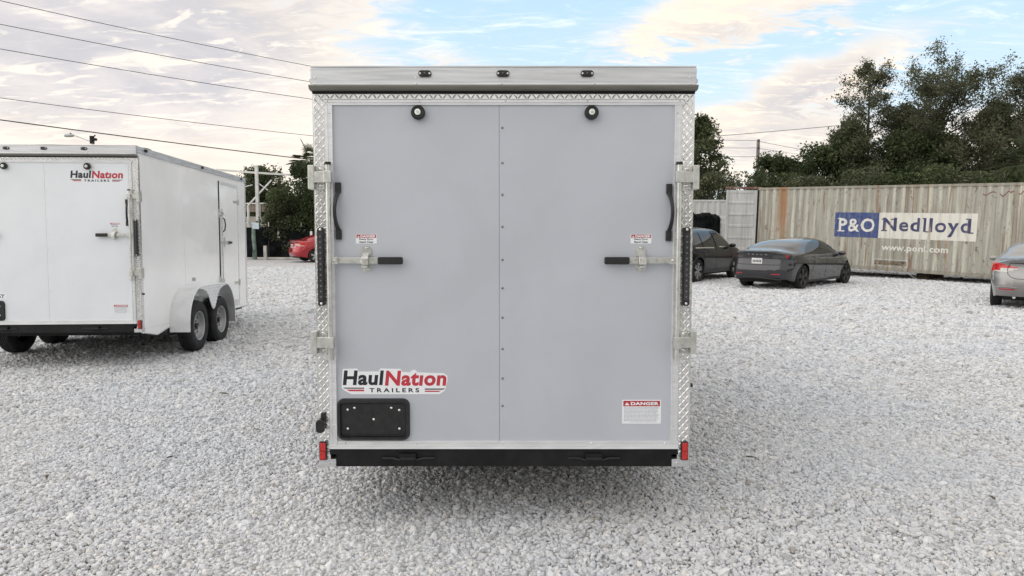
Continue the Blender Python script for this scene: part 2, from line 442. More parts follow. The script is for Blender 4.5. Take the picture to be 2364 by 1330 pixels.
#@@TRAILER
# ---------------------------------------------------------------- enclosed cargo trailers
def tread_geo(m, x0, x1, z0, z1, pitch=.042, wid=None, y=0.0, ax='y', s=1):
    """raised lozenges of tread plate over a rectangle; ax = axis the plate faces"""
    nx = max(1, int(round((x1-x0)/(pitch*.55)))); nz = max(1, int(round((z1-z0)/(pitch*.55))))
    for i in range(nx):
        for k in range(nz):
            a = math.radians(48 if (i+k) % 2 else -48)
            cx_ = x0+(i+.5)*(x1-x0)/nx; cz_ = z0+(k+.5)*(z1-z0)/nz
            L_, W_, H_ = pitch*.40, pitch*.085, pitch*.05
            du, dv = (math.cos(a), math.sin(a)), (-math.sin(a), math.cos(a))
            pts = [(-L_, 0), (-L_*.3, -W_), (L_*.3, -W_), (L_, 0), (L_*.3, W_), (-L_*.3, W_)]
            top = [(-L_*.45, 0), (L_*.45, 0)]
            def P(u, v, h):
                X = cx_+u*du[0]+v*dv[0]; Z = cz_+u*du[1]+v*dv[1]
                X = min(max(X, x0), x1); Z = min(max(Z, z0), z1)
                return (X, y-s*h, Z) if ax == 'y' else (y+s*h, X, Z)
            vs = [P(u, v, 0) for u, v in pts] + [P(u, v, H_) for u, v in top]
            m.add(vs, [(0, 1, 6), (1, 2, 7, 6), (2, 3, 7), (3, 4, 7), (4, 5, 6, 7), (5, 0, 6)] if (ax == 'y') else [(6, 1, 0), (6, 7, 2, 1), (7, 3, 2), (7, 4, 3), (7, 6, 5, 4), (6, 0, 5)])
    return m


def haul_logo(parent, x0, z0, sc, die_cut=True, y=-.0128):
    """the two-tone HaulNation TRAILERS decal; sc = metres per unit where the decal is 248 x 62 units"""
    root = empty('logo_decal'); root.parent = parent
    def X(px): return x0+px*sc
    def Z(pz): return z0+pz*sc
    if die_cut:
        out = [(2, 16), (5, 60), (38, 61), (43, 54), (88, 54), (92, 61), (138, 60), (143, 53), (160, 52), (164, 57), (172, 58), (178, 52), (238, 50), (246, 44), (247, 34), (241, 10), (228, 1), (24, 1), (8, 10)]
        m = MB(); m.prism([(X(a), Z(b)) for a, b in out][::-1], y-.0006, y+.0006)
        m.build('white_backing', M['sticker'], root)
    e = y-.0012
    text('Haul', X(5), X(100), Z(22), Z(56.5), M['ink'], root, e, .036, .10, space=1.06)
    text('Nat\u0131on', X(102), X(244), Z(20.5), Z(56), M['redink'], root, e, .036, .10, space=1.06)
    text('TRAILERS', X(66), X(181), Z(5.5), Z(15.5), M['ink'], root, e, .03, 0, space=1.5)
    m = MB(); yy = e
    m.add([(X(5), yy, Z(16.5)), (X(54), yy, Z(16.5)), (X(54), yy, Z(14)), (X(10), yy, Z(14))], [(0, 3, 2, 1)])
    m.add([(X(194), yy, Z(14.5)), (X(242), yy, Z(14.5)), (X(236), yy, Z(11.7)), (X(194), yy, Z(11.7))], [(0, 3, 2, 1)])
    m.build('stripe', M['ink'], root)
    m = MB()
    m.add([(X(13), yy, Z(12)), (X(54), yy, Z(12)), (X(54), yy, Z(8)), (X(20), yy, Z(8))], [(0, 3, 2, 1)])
    m.add([(X(194), yy, Z(9.5)), (X(232), yy, Z(9.5)), (X(226), yy, Z(6.5)), (X(194), yy, Z(6.5))], [(0, 3, 2, 1)])
    m.build('stripe', M['redink'], root)
    return root


def danger_sticker(parent, x0, x1, z0, z1, big, y=-.0128):
    root = empty('danger_sticker'); root.parent = parent
    MB().prism(rrect(x0, x1, z0, z1, .004, 2), y-.0005, y+.0006).build('white_backing', M['sticker'], root, fixn=True)
    h = z1-z0; wd = x1-x0; e = y-.0011; k = .27 if big else .40
    MB().add([(x0+wd*.03, e, z1-h*k), (x1-wd*.03, e, z1-h*k), (x1-wd*.03, e, z1-h*.04), (x0+wd*.03, e, z1-h*.04)], [(0, 1, 2, 3)]).build('red_header', M['dangerred'], root)
    text('DANGER', x0+wd*.22, x1-wd*.06, z1-h*(k-.045), z1-h*.085, M['sticker'], root, e-.0006, .045, name='danger_lettering', space=1.06)
    t = MB(); tx = x0+wd*.125; tz = z1-h*(k-.045)
    t.add([(tx-wd*.06, e-.0006, tz), (tx+wd*.06, e-.0006, tz), (tx, e-.0006, z1-h*.08)], [(0, 1, 2)]); t.build('warning_triangle', M['sticker'], root)
    t = MB(); t.add([(tx-wd*.008, e-.0012, tz+h*.06*(1 if big else 1.4)), (tx+wd*.008, e-.0012, tz+h*.06), (tx+wd*.008, e-.0012, tz+h*k*.62), (tx-wd*.008, e-.0012, tz+h*k*.62)], [(0, 1, 2, 3)]); t.build('exclamation_mark', M['dangerred'], root)
    if big:
        m = MB(); r = random.Random(3); nl = 12
        for i in range(nl):
            zc = z1-h*(k+.05)-(h*(1-k)-h*.07)*i/nl; hh = h*.011
            xx = x0+wd*(.05 if i < nl-1 else .2); end = x1-wd*(.05 if i < nl-2 else .10)-(wd*r.uniform(0, .06))
            while xx < end:
                L_ = wd*r.uniform(.02, .085); L_ = min(L_, end-xx)
                m.add([(xx, e, zc-hh), (xx+L_, e, zc-hh), (xx+L_, e, zc+hh), (xx, e, zc+hh)], [(0, 1, 2, 3)]); xx += L_+wd*.012
        m.build('fine_print', M['finetext'], root)
    else:
        text('Heavy Door', x0+wd*.16, x1-wd*.16, z0+h*.33, z0+h*.56, M['ink'], root, e, .022, name='lettering')
        text('Stand Clear', x0+wd*.16, x1-wd*.16, z0+h*.07, z0+h*.29, M['ink'], root, e, .022, name='lettering')
    return root


def wheel(parent, c, R, W, side, rimR=.2, rimstyle='steel', ground_z=None):
    """side = +1 when the outer face looks towards +x"""
    t = MB(); h = W/2
    prof = [(rimR, -h*.75), (rimR*1.15, -h*.95), (R*.86, -h), (R*.95, -h*.88), (R*.985, -h*.70), (R, -h*.6)]
    for q in (-.36, -.12, .12, .36):
        prof += [(R, h*(q-.09)), (R-.009, h*(q-.07)), (R-.009, h*(q-.01)), (R, h*(q+.01))]
    prof += [(R, h*.6), (R*.985, h*.70), (R*.95, h*.88), (R*.86, h), (rimR*1.15, h*.95), (rimR, h*.75)]
    t.lathe(prof, c, 'x', 40)
    ty = t.build('wheel', M['rubber'], parent, smooth=True)
    r = MB(); s = side
    r.lathe([(rimR*1.03, s*h*.86), (rimR*1.02, s*h*.90), (rimR*.95, s*h*.80), (rimR*.90, s*h*.45), (rimR*.84, s*h*.2), (rimR*.80, s*h*.12), (rimR*.55, s*h*.30), (rimR*.42, s*h*.34), (rimR*.40, s*h*.30)], c, 'x', 36)
    r.lathe([(rimR*.42, s*h*.32), (.001, s*h*.30)], c, 'x', 24)
    ro = r.build('rim', M['rim'], ty, smooth=True)
    if rimstyle == 'steel':
        k = MB()
        for i in range(8):
            a = 2*math.pi*i/8; cy_, cz_ = c[1]+math.cos(a)*rimR*.67, c[2]+math.sin(a)*rimR*.67
            k.cyl((c[0]+s*h*.1, cy_, cz_), (c[0]+s*h*.27, cy_, cz_), .017, 10)
        for i in range(5):
            a = 2*math.pi*i/5+.3; cy_, cz_ = c[1]+math.cos(a)*rimR*.30, c[2]+math.sin(a)*rimR*.30
            k.cyl((c[0]+s*h*.3, cy_, cz_), (c[0]+s*h*.47, cy_, cz_), .011, 8)
        k.cyl((c[0]+s*h*.3, c[1], c[2]), (c[0]+s*h*.62, c[1], c[2]), .036, 16)
        k.build('hub', M['hubdark'], ty, smooth=True)
    return ty


def marker_light(parent, x, z, y, face='rear', sx=1):
    W_, H_ = .036, .017
    def T(pts):
        return pts if face == 'rear' else None
    m = MB(); pr = rrect(-W_, W_, -H_, H_, H_*.98, 6)
    lens = MB(); bl = MB()
    if face == 'rear':
        m.prism([(x+a, z+b) for a, b in pr], y-.012, y-.0005)
        m.prism([(x+a*.62, z+b*.74) for a, b in pr], y-.016, y-.012)
        lens.dome((x, y-.016, z), .0085, -1, 10, .9)
        
    else:
        m.prism([(x+a, z+b) for a, b in pr], y+.0005, y+.012, 'x')
        m.prism([(x+a*.62, z+b*.74) for a, b in pr], y+.012, y+.016, 'x')
        lens.box(y+.016, y+.02, x-.009, x+.009, z-.008, z+.008)
    o = m.build('marker_light', M['black'], parent, fixn=True)
    lens.build('lens', M['amber'], o, fixn=True)
    if face == 'rear': each(o, 'screw', M['bolt'], [(x+q*.0255, y-.012, z) for q in (-1, 1)], .0075, .7)
    return o


def cargo_trailer(loc, rot, skin, wall, label, group, logo, Lb=4.2, wz=-.06, side='full', ws=0.0):
    R_ = empty('cargo_trailer', loc, rot); tag(R_, label, 'trailer', group)
    HW = 1.065; ZT = 2.268; ZB = .012
    # ---- body
    MB().box(-HW+.02, HW-.02, .06, Lb-.01, .03, ZT-.03).build('body_frame', M['dark'], R_)
    edges = [.012, 1.378, 2.795, 3.755, Lb-.03] if Lb < 4.5 else [.012, 1.25, 2.795, 3.755, Lb-.03]
    pk = -.08 if side == 'full' else -.014
    for s in (-1, 1):
        for i in range(4):
            a, b = edges[i]+.0035, edges[i+1]-.0035
            z0 = 2.102 if (i == 2 and s == 1) else .03
            zt = ZT-.078
            # each skin sheet is a real thin panel, slightly proud along its edges
            xa, xb = (HW-.018, HW) if s > 0 else (-HW, -HW+.018)
            MB().box(xa, xb, a, b, z0, zt).build('side_panel', wall, R_, bevel=.0025)
        # lower skirt lip
        MB().prism([(.0, .03), (.0, -.01), (.02, -.012), (.40, pk), (.78, -.02), (2.9, -.02), (Lb, .0), (Lb, .03)], s*HW-.02*(s > 0), s*HW+.02*(s < 0), 'x').build('skirt', wall if side == 'full' else M['alu'], R_, fixn=True)
        m = MB(); m.tube([(s*(HW+.003), .0, -.006), (s*(HW+.003), .40, pk+.002), (s*(HW+.003), .78, -.02), (s*(HW+.003), Lb, -.004)], .008, 6); m.build('skirt_edge', M['alu'], R_)
        # roof cove along the side
        c = MB(); x_ = s*HW
        c.prism([(x_, ZT-.085), (x_+s*.018, ZT-.085), (x_+s*.020, ZT-.070), (x_+s*.010, ZT-.062), (x_+s*.012, ZT-.006), (x_, ZT)], -.02, Lb, 'y')
        cv = c.build('roof_cove', M['aluh'], R_, fixn=True)
        for yy in (.20, 2.1, 3.95):
            marker_light(R_, yy, ZT-.036, x_+s*.012 if s > 0 else x_-.030, 'side')
        b = MB()
        for k in range(14):
            yy = .08+k*.31
            b.box(min(x_+s*.010, x_+s*.016), max(x_+s*.010, x_+s*.016), yy, yy+.008, ZT-.056, ZT-.048)
        b.build('cove_screws', M['bolt'], R_)
    # roof with gentle bows
    V = []; F = []; n = 60
    for i in range(n+1):
        for j in range(25):
            x = -HW+2*HW*j/24; y = -.01+(Lb)*i/n
            z = ZT-.004+.010*math.cos(x/HW*math.pi/2)+.006*math.sin(y*15.7)*math.sin(x*4.1+1)+.009*max(0, math.sin(x*6.5+1.2))*math.exp(-((y-.25)/.3)**2)
            V.append((x, y, z))
    for i in range(n):
        for j in range(24): F.append((i*25+j, i*25+j+1, (i+1)*25+j+1, (i+1)*25+j))
    MB().add(V, F).build('roof', M['roofm'], R_, smooth=True)
    vt = MB(); vt.box(-.2, .2, 2.2, 2.6, ZT, ZT+.06); vt.build('roof_vent', M['white_paint'], R_, bevel=.015)
    # ---- rear header
    h = MB(); h.box(-HW-.002, HW+.002, -.042, .02, 2.183, ZT-.006)
    h.box(-HW-.004, HW+.004, -.045, .02, ZT-.006, ZT+.002)
    h.box(-HW-.003, HW+.003, -.046, .02, 2.179, 2.183)
    hd = h.build('rear_header', M['aluh'], R_, bevel=.0015)
    h = MB(); h.box(-HW, HW, -.049, .02, 2.1585, 2.178); h.build('header_flange', M['trim'], R_)
    h = MB(); h.prism([(-.049, 2.158), (-.066, 2.158), (-.069, 2.161), (-.073, 2.161), (-.073, 2.152), (-.062, 2.140), (-.045, 2.135), (-.01, 2.135), (-.01, 2.158)], -HW-.010, HW+.010, 'x')
    h.build('drip_rail', M['drip'], R_, fixn=True)
    MB().box(-HW-.004, HW+.004, -.022, .0, 2.1235, 2.1345).build('rain_seal', M['blackpaint'], R_)
    for x in (-.435, -.003, .463): marker_light(R_, x, 2.226, -.042)
    b = MB()
    for x in (-1.045, -.484, -.01, .505, 1.035): b.dome((x, -.042, 2.206), .006); b.dome((x, -.049, 2.169), .006)
    b.build('header_screws', M['bolt'], R_)
    # ---- corner posts in tread plate
    for s in (-1, 1):
        a, c = sorted((s*1.000, s*HW))
        p = MB(); p.box(a, c, -.012, .05, .045, 2.123); po = p.build('corner_post', M['tread'], R_, bevel=.002)
        t = MB(); tread_geo(t, a+.002, c-.002, .05, 2.12, .042, y=-.0121); t.build('tread_pattern', M['tread'], po)
        # side return of the post, also tread
        q = MB(); q.box(*(sorted((s*HW, s*(HW+.006)))), -.01, .028, .05, 2.15); q.build('corner_return', M['tread'], R_)
        q = MB(); q.box(*(sorted((s*HW, s*(HW+.006)))), Lb-.07, Lb, .03, 2.17); fr = q.build('front_corner', M['tread'], R_)
        t = MB(); tread_geo(t, Lb-.068, Lb-.002, .04, 2.16, .05, y=s*(HW+.006), ax='x', s=s); t.build('tread_pattern', M['tread'], fr)
    p = MB(); p.box(-.9995, .9995, -.010, .05, 2.094, 2.123); p.box(-.9995, .9995, -.0095, .05, 2.062, 2.094); tp = p.build('header_plate', M['tread'], R_)
    # a strip of tread plate shows between rail and door trim
    t = MB(); tread_geo(t, -.998, .998, 2.095, 2.122, .048, y=-.0101); t.build('tread_pattern', M['tread'], tp)
    # ---- rear ramp door
    D = empty('rear_door'); D.parent = R_
    for a, b in ((-.960, -.0258), (-.0242, .960)):
        MB().box(a, b, -.012, .045, .150, 2.064).build('door_panel', skin, D, bevel=.001)
    MB().box(-.95, .95, -.003, .046, .16, 2.04).build('seam_backing', M['seam'] if logo == 'low' else M['trim'], D)
    t = MB()
    t.box(-1.005, 1.005, -.022, .0, 2.060, 2.094); t.box(-1.005, 1.005, -.027, -.022, 2.072, 2.076); t.box(-1.005, 1.005, -.028, -.022, 2.090, 2.094)
    t.build('top_trim', M['trim'], D, bevel=.0012)
    for s in (-1, 1):
        a, c = sorted((s*.958, s*.999)); t = MB(); t.box(a, c, -.021, .0, .130, 2.0592)
        a, c = sorted((s*.958, s*.964)); t.box(a, c, -.026, -.021, .130, 2.0592)
        a, c = sorted((s*.984, s*.989)); t.box(a, c, -.024, -.021, .130, 2.0592)
        t.build('side_trim', M['trim'], D, bevel=.001)
        b = MB()
        for z in (2.015, 1.60, 1.36, .93, .50, .24): b.dome((s*.974, -.021, z), .0055)
        b.build('trim_screws', M['bolt'], D)
    t = MB(); t.box(-1.005, 1.005, -.024, .0, .112, .1295); t.box(-1.005, 1.005, -.022, .0, .1295, .152); t.box(-1.005, 1.005, -.030, -.022, .108, .113); t.build('bottom_trim', M['trim'], D, bevel=.001)
    b = MB()
    for x in (-.91, -.50, -.005, .505, .93): b.dome((x, -.022, .139), .006)
    for x in (-1.0, -.476, 0.01, .476, 1.0): b.dome((x*.985, -.022, 2.083), .006)
    b.build('trim_screws', M['bolt'], D)
    each(D, 'seam_screw', M['screw'] if logo == 'low' else M['trim'], [(-.007, -.012, z) for z in (1.935, 1.739, 1.562, 1.381, 1.195, 1.034, .865, .685, .515, .356)], .0075, .6)
    # rollers / bump stops
    for x in (-.476, .490):
        r_ = MB(); r_.lathe([(.001, -.05), (.012, -.05), (.014, -.042), (.030, -.046), (.039, -.036), (.0395, -.014), (.034, -.002), (.034, .0)], (x, -.012, 2.015), 'y', 24)
        ro = r_.build('bump_stop', M['black'], R_, smooth=True, fixn=True)
        k = MB(); k.cyl((x, -.055, 2.015), (x, -.066, 2.015), .0165, 14); k.build('washer', M['zinc'], ro); k = MB(); k.cyl((x, -.0662, 2.015), (x, -.073, 2.015), .008, 6); k.build('bolt', M['galv'], ro)
    # grab handles
    for s, dz_ in ((-1, 0), (1, -.008)):
        pts = []
        for k in range(25):
            u = k/24; z = 1.612-u*.285+dz_; bow = math.sin(min(max((u-.14)/.72, 0), 1)*math.pi)**.7
            pts.append((s*.932+s*.012*bow, z, bow))
        m = MB(); vs = []; fs = []
        for i, (x, z, bw) in enumerate(pts):
            y0 = -.022-.040*bw; hw = .014-.004*bw; th = .010+.004*bw
            for a, c in ((-1, 0), (-.7, -1), (.7, -1), (1, 0), (.7, 1), (-.7, 1)): vs.append((x+hw*a, y0+th*c*.9, z))
        for i in range(24):
            for k in range(6): fs.append((i*6+k, i*6+(k+1) % 6, (i+1)*6+(k+1) % 6, (i+1)*6+k))
        fs += [tuple(range(6)), tuple(24*6+k for k in range(5, -1, -1))]
        m.add(vs, fs)
        for z in (1.618+dz_, 1.322+dz_): m.box(s*.932-.016, s*.932+.016, -.030, -.012, z-.045 if z > 1.5 else z-.012, z+.012 if z > 1.5 else z+.045)
        m.build('grab_handle', M['black'], R_, fixn=True, smooth=True, bevel=.002)
    # locking bars
    for s in (-1, 1):
        m = MB(); m.cyl((s*.978, -.062, .655), (s*.978, -.062, 1.735), .0135, 14)
        pb = m.build('locking_pole', M['galv'], R_, smooth=True)
        for z0, z1, top in ((1.595, 1.722, True), (.665, .790, False)):
            h = MB(); zc = (z0+z1)/2
            xo = 1.078
            a, c = sorted((s*.992, s*xo)); h.box(a, c, -.052, -.013, zc-.031, zc+.030)       # strap
            a, c = sorted((s*.957, s*.999)); h.box(a, c, -.080, -.050, zc-.033, zc+.032)     # collar round the pole
            a, c = sorted((s*(xo-.020), s*(xo+.014))); h.box(a, c, -.056, .03, z0-.004, z1+.002)  # keeper wrapped over the corner
            hb = h.build('bar_keeper', M['galv'], R_, bevel=.003)
            for z in (z0+.016, z1-.018):
                p = MB(); p.prism(rrect(min(s*1.008, s*1.052), max(s*1.008, s*1.052), z-.018, z+.018, .006, 3), -.019, -.012)
                p.build('bolt_plate', M['galv'], hb, fixn=True)
            each(hb, 'bolt', M['bolt'], [(s*1.03, -.019, z) for z in (z0+.016, z1-.018)], .013, .55, 10)
            if top: MB().cyl((s*.978, -.062, 1.725), (s*.978, -.062, 1.740), .019, 12).build('pole_cap', M['black'], hb)
            else: MB().cyl((s*.978, -.062, .630), (s*.978, -.062, .66), .018, 12).build('pole_cap', M['galv'], hb)
        # lever
        zl = 1.190
        l = MB(); a, c = sorted((s*.735, s*.985)); l.prism([(s*.985, zl-.014), (s*.985, zl+.018), (s*.72, zl+.019), (s*.70, zl+.016), (s*.70, zl-.014), (s*.72, zl-.017)], -.052, -.040)
        la = l.build('latch_lever', M['galv'], R_, fixn=True, bevel=.002)
        br = MB(); a, c = sorted((s*.930, s*.995)); br.box(a, c, -.062, -.0525, zl-.019, zl+.022); br.build('lever_bracket', M['galv'], la, bevel=.002)
        b = MB(); b.dome((s*.950, -.062, zl+.002), .009, n=10); b.build('bolt', M['bolt'], la)
        gp = MB(); a, c = sorted((s*.567, s*.708)); gp.prism(rrect(a, c, zl-.020, zl+.022, .009, 4), -.060, -.036); gp.build('grip', M['black'], la, fixn=True, bevel=.004)
        # latch hasp on the door
        p = MB(); p.prism(rrect(s*.778-.031, s*.778+.031, 1.128, 1.276, .0305, 8), -.0165, -.012)
        lp = p.build('latch_plate', M['galv'], R_, fixn=True)
        k = MB(); k.prism([(-.016, 1.235), (-.050, 1.228), (-.074, 1.207), (-.076, 1.172), (-.068, 1.165), (-.063, 1.172), (-.0625, 1.200), (-.045, 1.214), (-.016, 1.218)], s*.778-.020, s*.778+.020, 'x'); k.build('hasp', M['bolt'], lp, fixn=True, bevel=.002)
        k = MB(); k.box(s*.778-.016, s*.778+.016, -.072, -.016, 1.150, 1.1615); k.build('hasp_tongue', M['galv'], lp, bevel=.002)
        each(lp, 'bolt', M['bolt'], [(s*.778, -.0165, z) for z in (1.262, 1.142)], .011, .6, 10)
        danger_sticker(R_, s*.778-.059, s*.778+.059, 1.287, 1.340, False)
        # vertical light bar on the corner post
        lx = s*1.032
        m = MB(); m.prism(rrect(lx-.019, lx+.019, .935, 1.378, .012, 4), -.040, -.012); lb = m.build('light_bar', M['black'], R_, fixn=True, bevel=.002)
        m = MB(); m.box(lx-.0135, lx+.0135, -.0435, -.0395, .965, 1.348); m.build('lens_strip', M['amber'], lb)
        each(lb, 'diode', M['led'], [(lx, -.0435, .985+k*.031) for k in range(12)], .0062, .7)
        each(lb, 'screw', M['bolt'], [(lx, -.040, z) for z in (.948, 1.366)], .008)
        # red reflectors and bottom corner castings
        m = MB(); m.prism(rrect(s*1.040-.0205, s*1.040+.0205, .043, .150, .005, 3), -.030, -.012); rl = m.build('reflector_lamp', M['black'], R_, fixn=True)
        for q0, q1 in ((.048, .0955), (.0985, .145)): MB().box(s*1.040-.0165, s*1.040+.0165, -.036, -.029, q0, q1).build('red_lens', M['red'], rl, bevel=.002)
        a, c = sorted((s*.968, s*HW)); m = MB(); m.box(a, c, -.016, .06, .0, .0445); m.build('corner_bracket', M['alu'], R_, bevel=.002)
        b = MB(); b.dome((s*1.0, -.016, .022), .007); b.build('bracket_screw', M['bolt'], R_)
    # ---- bumper beam with hinge pins
    m = MB(); m.prism([(-1.003, .1075), (1.003, .1075), (1.003, .075), (.966, .075), (.966, .004), (-.966, .004), (-.966, .075), (-1.003, .075)], -.020, .05)
    bb = m.build('bumper_beam', M['blackpaint'], R_, fixn=True)
    for x in (-.550, .518):
        h = MB(); h.box(x-.048, x+.048, -.046, -.020, .036, .082); hh = h.build('door_hinge', M['blackpaint'], R_, bevel=.004)
        k = MB(); k.tube([(x-.150, -.030, .056), (x-.085, -.030, .055), (x-.05, -.034, .046), (x+.05, -.034, .046), (x+.085, -.030, .055), (x+.150, -.030, .056)], .006, 8); k.build('hinge_pin', M['black'], hh)
        k = MB(); k.box(x-.045, x+.045, -.050, -.0462, .050, .064); k.build('knuckle', M['black'], hh, bevel=.002)
    # ---- number plate holder
    px0, px1, pz0, pz1 = -.956, -.540, .156, .400
    m = MB(); o_ = rrect(px0, px1, pz0, pz1, .040, 6); i_ = rrect(px0+.024, px1-.028, pz0+.026, pz1-.030, .012, 6); n_ = len(o_)
    mid = [((a+c)/2, (b+d)/2) for (a, b), (c, d) in zip(o_, i_)]
    vs = [(a, -.0125, b) for a, b in o_] + [(a, -.034, b) for a, b in [((a*3+c)/4, (b*3+d)/4) for (a, b), (c, d) in zip(o_, i_)]] + [(a, -.034, b) for a, b in [((a+c*3)/4, (b+d*3)/4) for (a, b), (c, d) in zip(o_, i_)]] + [(a, -.018, b) for a, b in i_]
    fs = [(r*n_+k, (r+1)*n_+k, (r+1)*n_+(k+1) % n_, r*n_+(k+1) % n_) for r in range(3) for k in range(n_)]
    m.add(vs, fs); m.add([(a, -.018, b) for a, b in i_], [tuple(range(n_))])
    ph = m.build('plate_holder', M['black'], R_, smooth=True, fixn=True)
    k = MB(); k.box(px0+.03, px1-.035, -.024, -.018, pz0+.030, pz0+.035); k.build('plate_ledge', M['black'], ph)
    pts = []
    for fx, fz in ((.14, .73), (.235, .775), (.745, .775), (.855, .72), (.50, .50), (.14, .275), (.855, .275)):
        pts.append((px0+fx*(px1-px0), -.018, pz0+fz*(pz1-pz0)))
    each(ph, 'screw', M['bolt'], pts, .0075)
    # plate lamp
    m = MB(); m.prism(rrect(-1.050, -1.022, .228, .320, .013, 4), -.030, -.012); m.prism(rrect(-1.072, -1.024, .208, .285, .020, 6), -.060, -.030); m.build('plate_lamp', M['black'], R_, fixn=True, bevel=.005)
    m = MB(); m.cyl((1.066, .02, .47), (1.090, .02, .47), .012, 8); m.build('tie_down_knob', M['black'], R_)
    # ---- stickers
    if logo == 'low':
        haul_logo(R_, -.936, .421, .617/248)
        danger_sticker(R_, .680, .904, .252, .391, True)
    else:
        haul_logo(R_, .265, 1.82, .64/248, False)
        danger_sticker(R_, .730, .905, .235, .345, True)
        e = empty('plate_sticker'); e.parent = R_
        MB().prism(rrect(-.95, -.525, .415, .495, .01, 3), -.0134, -.012).build('white_backing', M['sticker'], e, fixn=True)
        text('GY', -.635, -.54, .43, .48, M['ink'], e, -.014, .015)
    # ---- right side door (the one towards +x)
    e = empty('side_door'); e.parent = R_; x_ = HW
    MB().box(x_-.03, x_-.012, 2.80, 3.75, .10, 2.10).build('door_gap', M['dark'], e)
    MB().box(x_-.012, x_+.004, 2.83, 3.72, .14, 2.05).build('door_leaf', wall, e, bevel=.002)
    m = MB(); m.box(x_-.010, x_+.008, 2.812, 2.829, .12, 2.10); m.box(x_-.010, x_+.008, 3.721, 3.754, .12, 2.10); m.box(x_-.010, x_+.0085, 2.829, 3.721, 2.051, 2.10); m.box(x_-.010, x_+.0085, 2.829, 3.721, .12, .139); m.box(x_-.02, x_, 2.80, 3.752, .03, .119)
    m.build('door_frame', M['trim'], e)
    m = MB(); m.box(x_+.001, x_+.012, 2.798, 2.811, .08, 2.10); m.build('gasket_and_shade_strip', M['blackpaint'], e)  # plain gasket along this door's edge
    MB().cyl((x_+.03, 2.86, .40), (x_+.03, 2.86, 1.66), .010, 8).build('side_pole', M['galv'], e, smooth=True)
    m = MB()
    for z in (.50, 1.58): m.box(x_, x_+.045, 2.77, 2.90, z-.03, z+.03); m.box(x_, x_+.02, 2.765, 2.785, z-.07, z+.07)
    m.build('side_keeper', M['galv'], e, bevel=.003)
    m = MB()
    for z in (.43, 1.81): m.box(x_+.004, x_+.012, 3.50, 3.79, z-.022, z+.022); m.box(x_+.002, x_+.02, 3.72, 3.78, z-.05, z+.05)
    m.build('strap_hinge', M['galv'], e, bevel=.002)
    m = MB(); m.tube([(x_+.004, 2.93, 1.52), (x_+.04, 2.95, 1.49), (x_+.05, 2.96, 1.40), (x_+.04, 2.95, 1.31), (x_+.004, 2.93, 1.28)], .010, 8); m.build('grab_handle', M['black'], e, smooth=True)
    m = MB(); m.box(x_+.012, x_+.022, 2.86, 3.18, 1.10, 1.13); m.build('side_lever', M['galv'], e)
    m = MB(); m.box(x_+.008, x_+.030, 3.18, 3.35, 1.095, 1.135); m.build('grip', M['black'], e, bevel=.004)
    m = MB(); m.box(x_+.004, x_+.012, 2.99, 3.05, 1.04, 1.20); m.build('latch_plate', M['galv'], e, bevel=.003)
    m = MB(); m.box(x_+.0005, x_+.004, 1.62, 1.74, .55, .60); m.build('vin_label', M['finetext'], R_)
    # ---- fenders and wheels
    ys = (1.27+ws, 2.17+ws); r = .355
    for s in (-1, 1):
        out = []          # teardrop fender outline seen from the side (y, z), outer top edge
        arc = [(.79, -.09), (.80, .08), (.85, .24), (.95, .37), (1.08, .455), (1.22, .49), (1.72, .50), (2.22, .49), (2.38, .455), (2.52, .36), (2.61, .24), (2.66, .08), (2.67, -.14)]
        # smooth it
        arc = [(a+ws, b) for a, b in arc]; P_ = [Vector((a, b, 0)) for a, b in arc]; sm = []
        for i in range(len(P_)-1):
            p0, p1, p2, p3 = P_[max(i-1, 0)], P_[i], P_[i+1], P_[min(i+2, len(P_)-1)]
            for k in range(6):
                t_ = k/6; q = .5*((2*p1)+(-p0+p2)*t_+(2*p0-5*p1+4*p2-p3)*t_*t_+(-p0+3*p1-3*p2+p3)*t_**3); sm.append((q.x, q.y))
        sm.append(arc[-1])
        xi, xo = s*HW, s*(HW+.262)
        V = []; F = []; n = len(sm)
        for a, b in sm: V += [(xi, a, b), (xo, a, b), (xi, a, b-.006), (xo, a, b-.006)]
        for i in range(n-1):
            q = i*4; F += [(q, q+1, q+5, q+4), (q+3, q+2, q+6, q+7), (q+1, q+3, q+7, q+5)]
        fd = MB().add(V, F).build('fender', M['fender'], R_, smooth=True, fixn=True)
        # outer rolled edge and the teardrop web between the wheels
        MB().tube([(xo, a, b-.004) for a, b in sm], .009, 8).build('fender_edge', M['fender'], fd, smooth=True)
        web = [(1.10, .470), (1.22, .484), (1.72, .492), (2.22, .484), (2.34, .470), (2.26, .462), (2.14, .452), (2.02, .42), (1.92, .35), (1.84, .24), (1.78, .16), (1.72, .135), (1.66, .16), (1.60, .24), (1.52, .35), (1.42, .42), (1.30, .452), (1.18, .462)]
        web = [(a+ws, b) for a, b in web]
        MB().prism(web, min(xo-.001*s, xo-.007*s), max(xo-.001*s, xo-.007*s), 'x').build('fender_web', M['fender'], fd, fixn=True)
        rb = MB()
        for k in range(7):
            z = .18+k*.045; wdt = .05+.25*max(0, (z-.16)/.3)**.9
            rb.tube([(xo+s*.001, 1.72+ws-wdt, z), (xo+s*.001, 1.72+ws+wdt, z)], .006, 6)
        rb.build('fender_web_ribs', M['fender'], fd)
        t = MB()
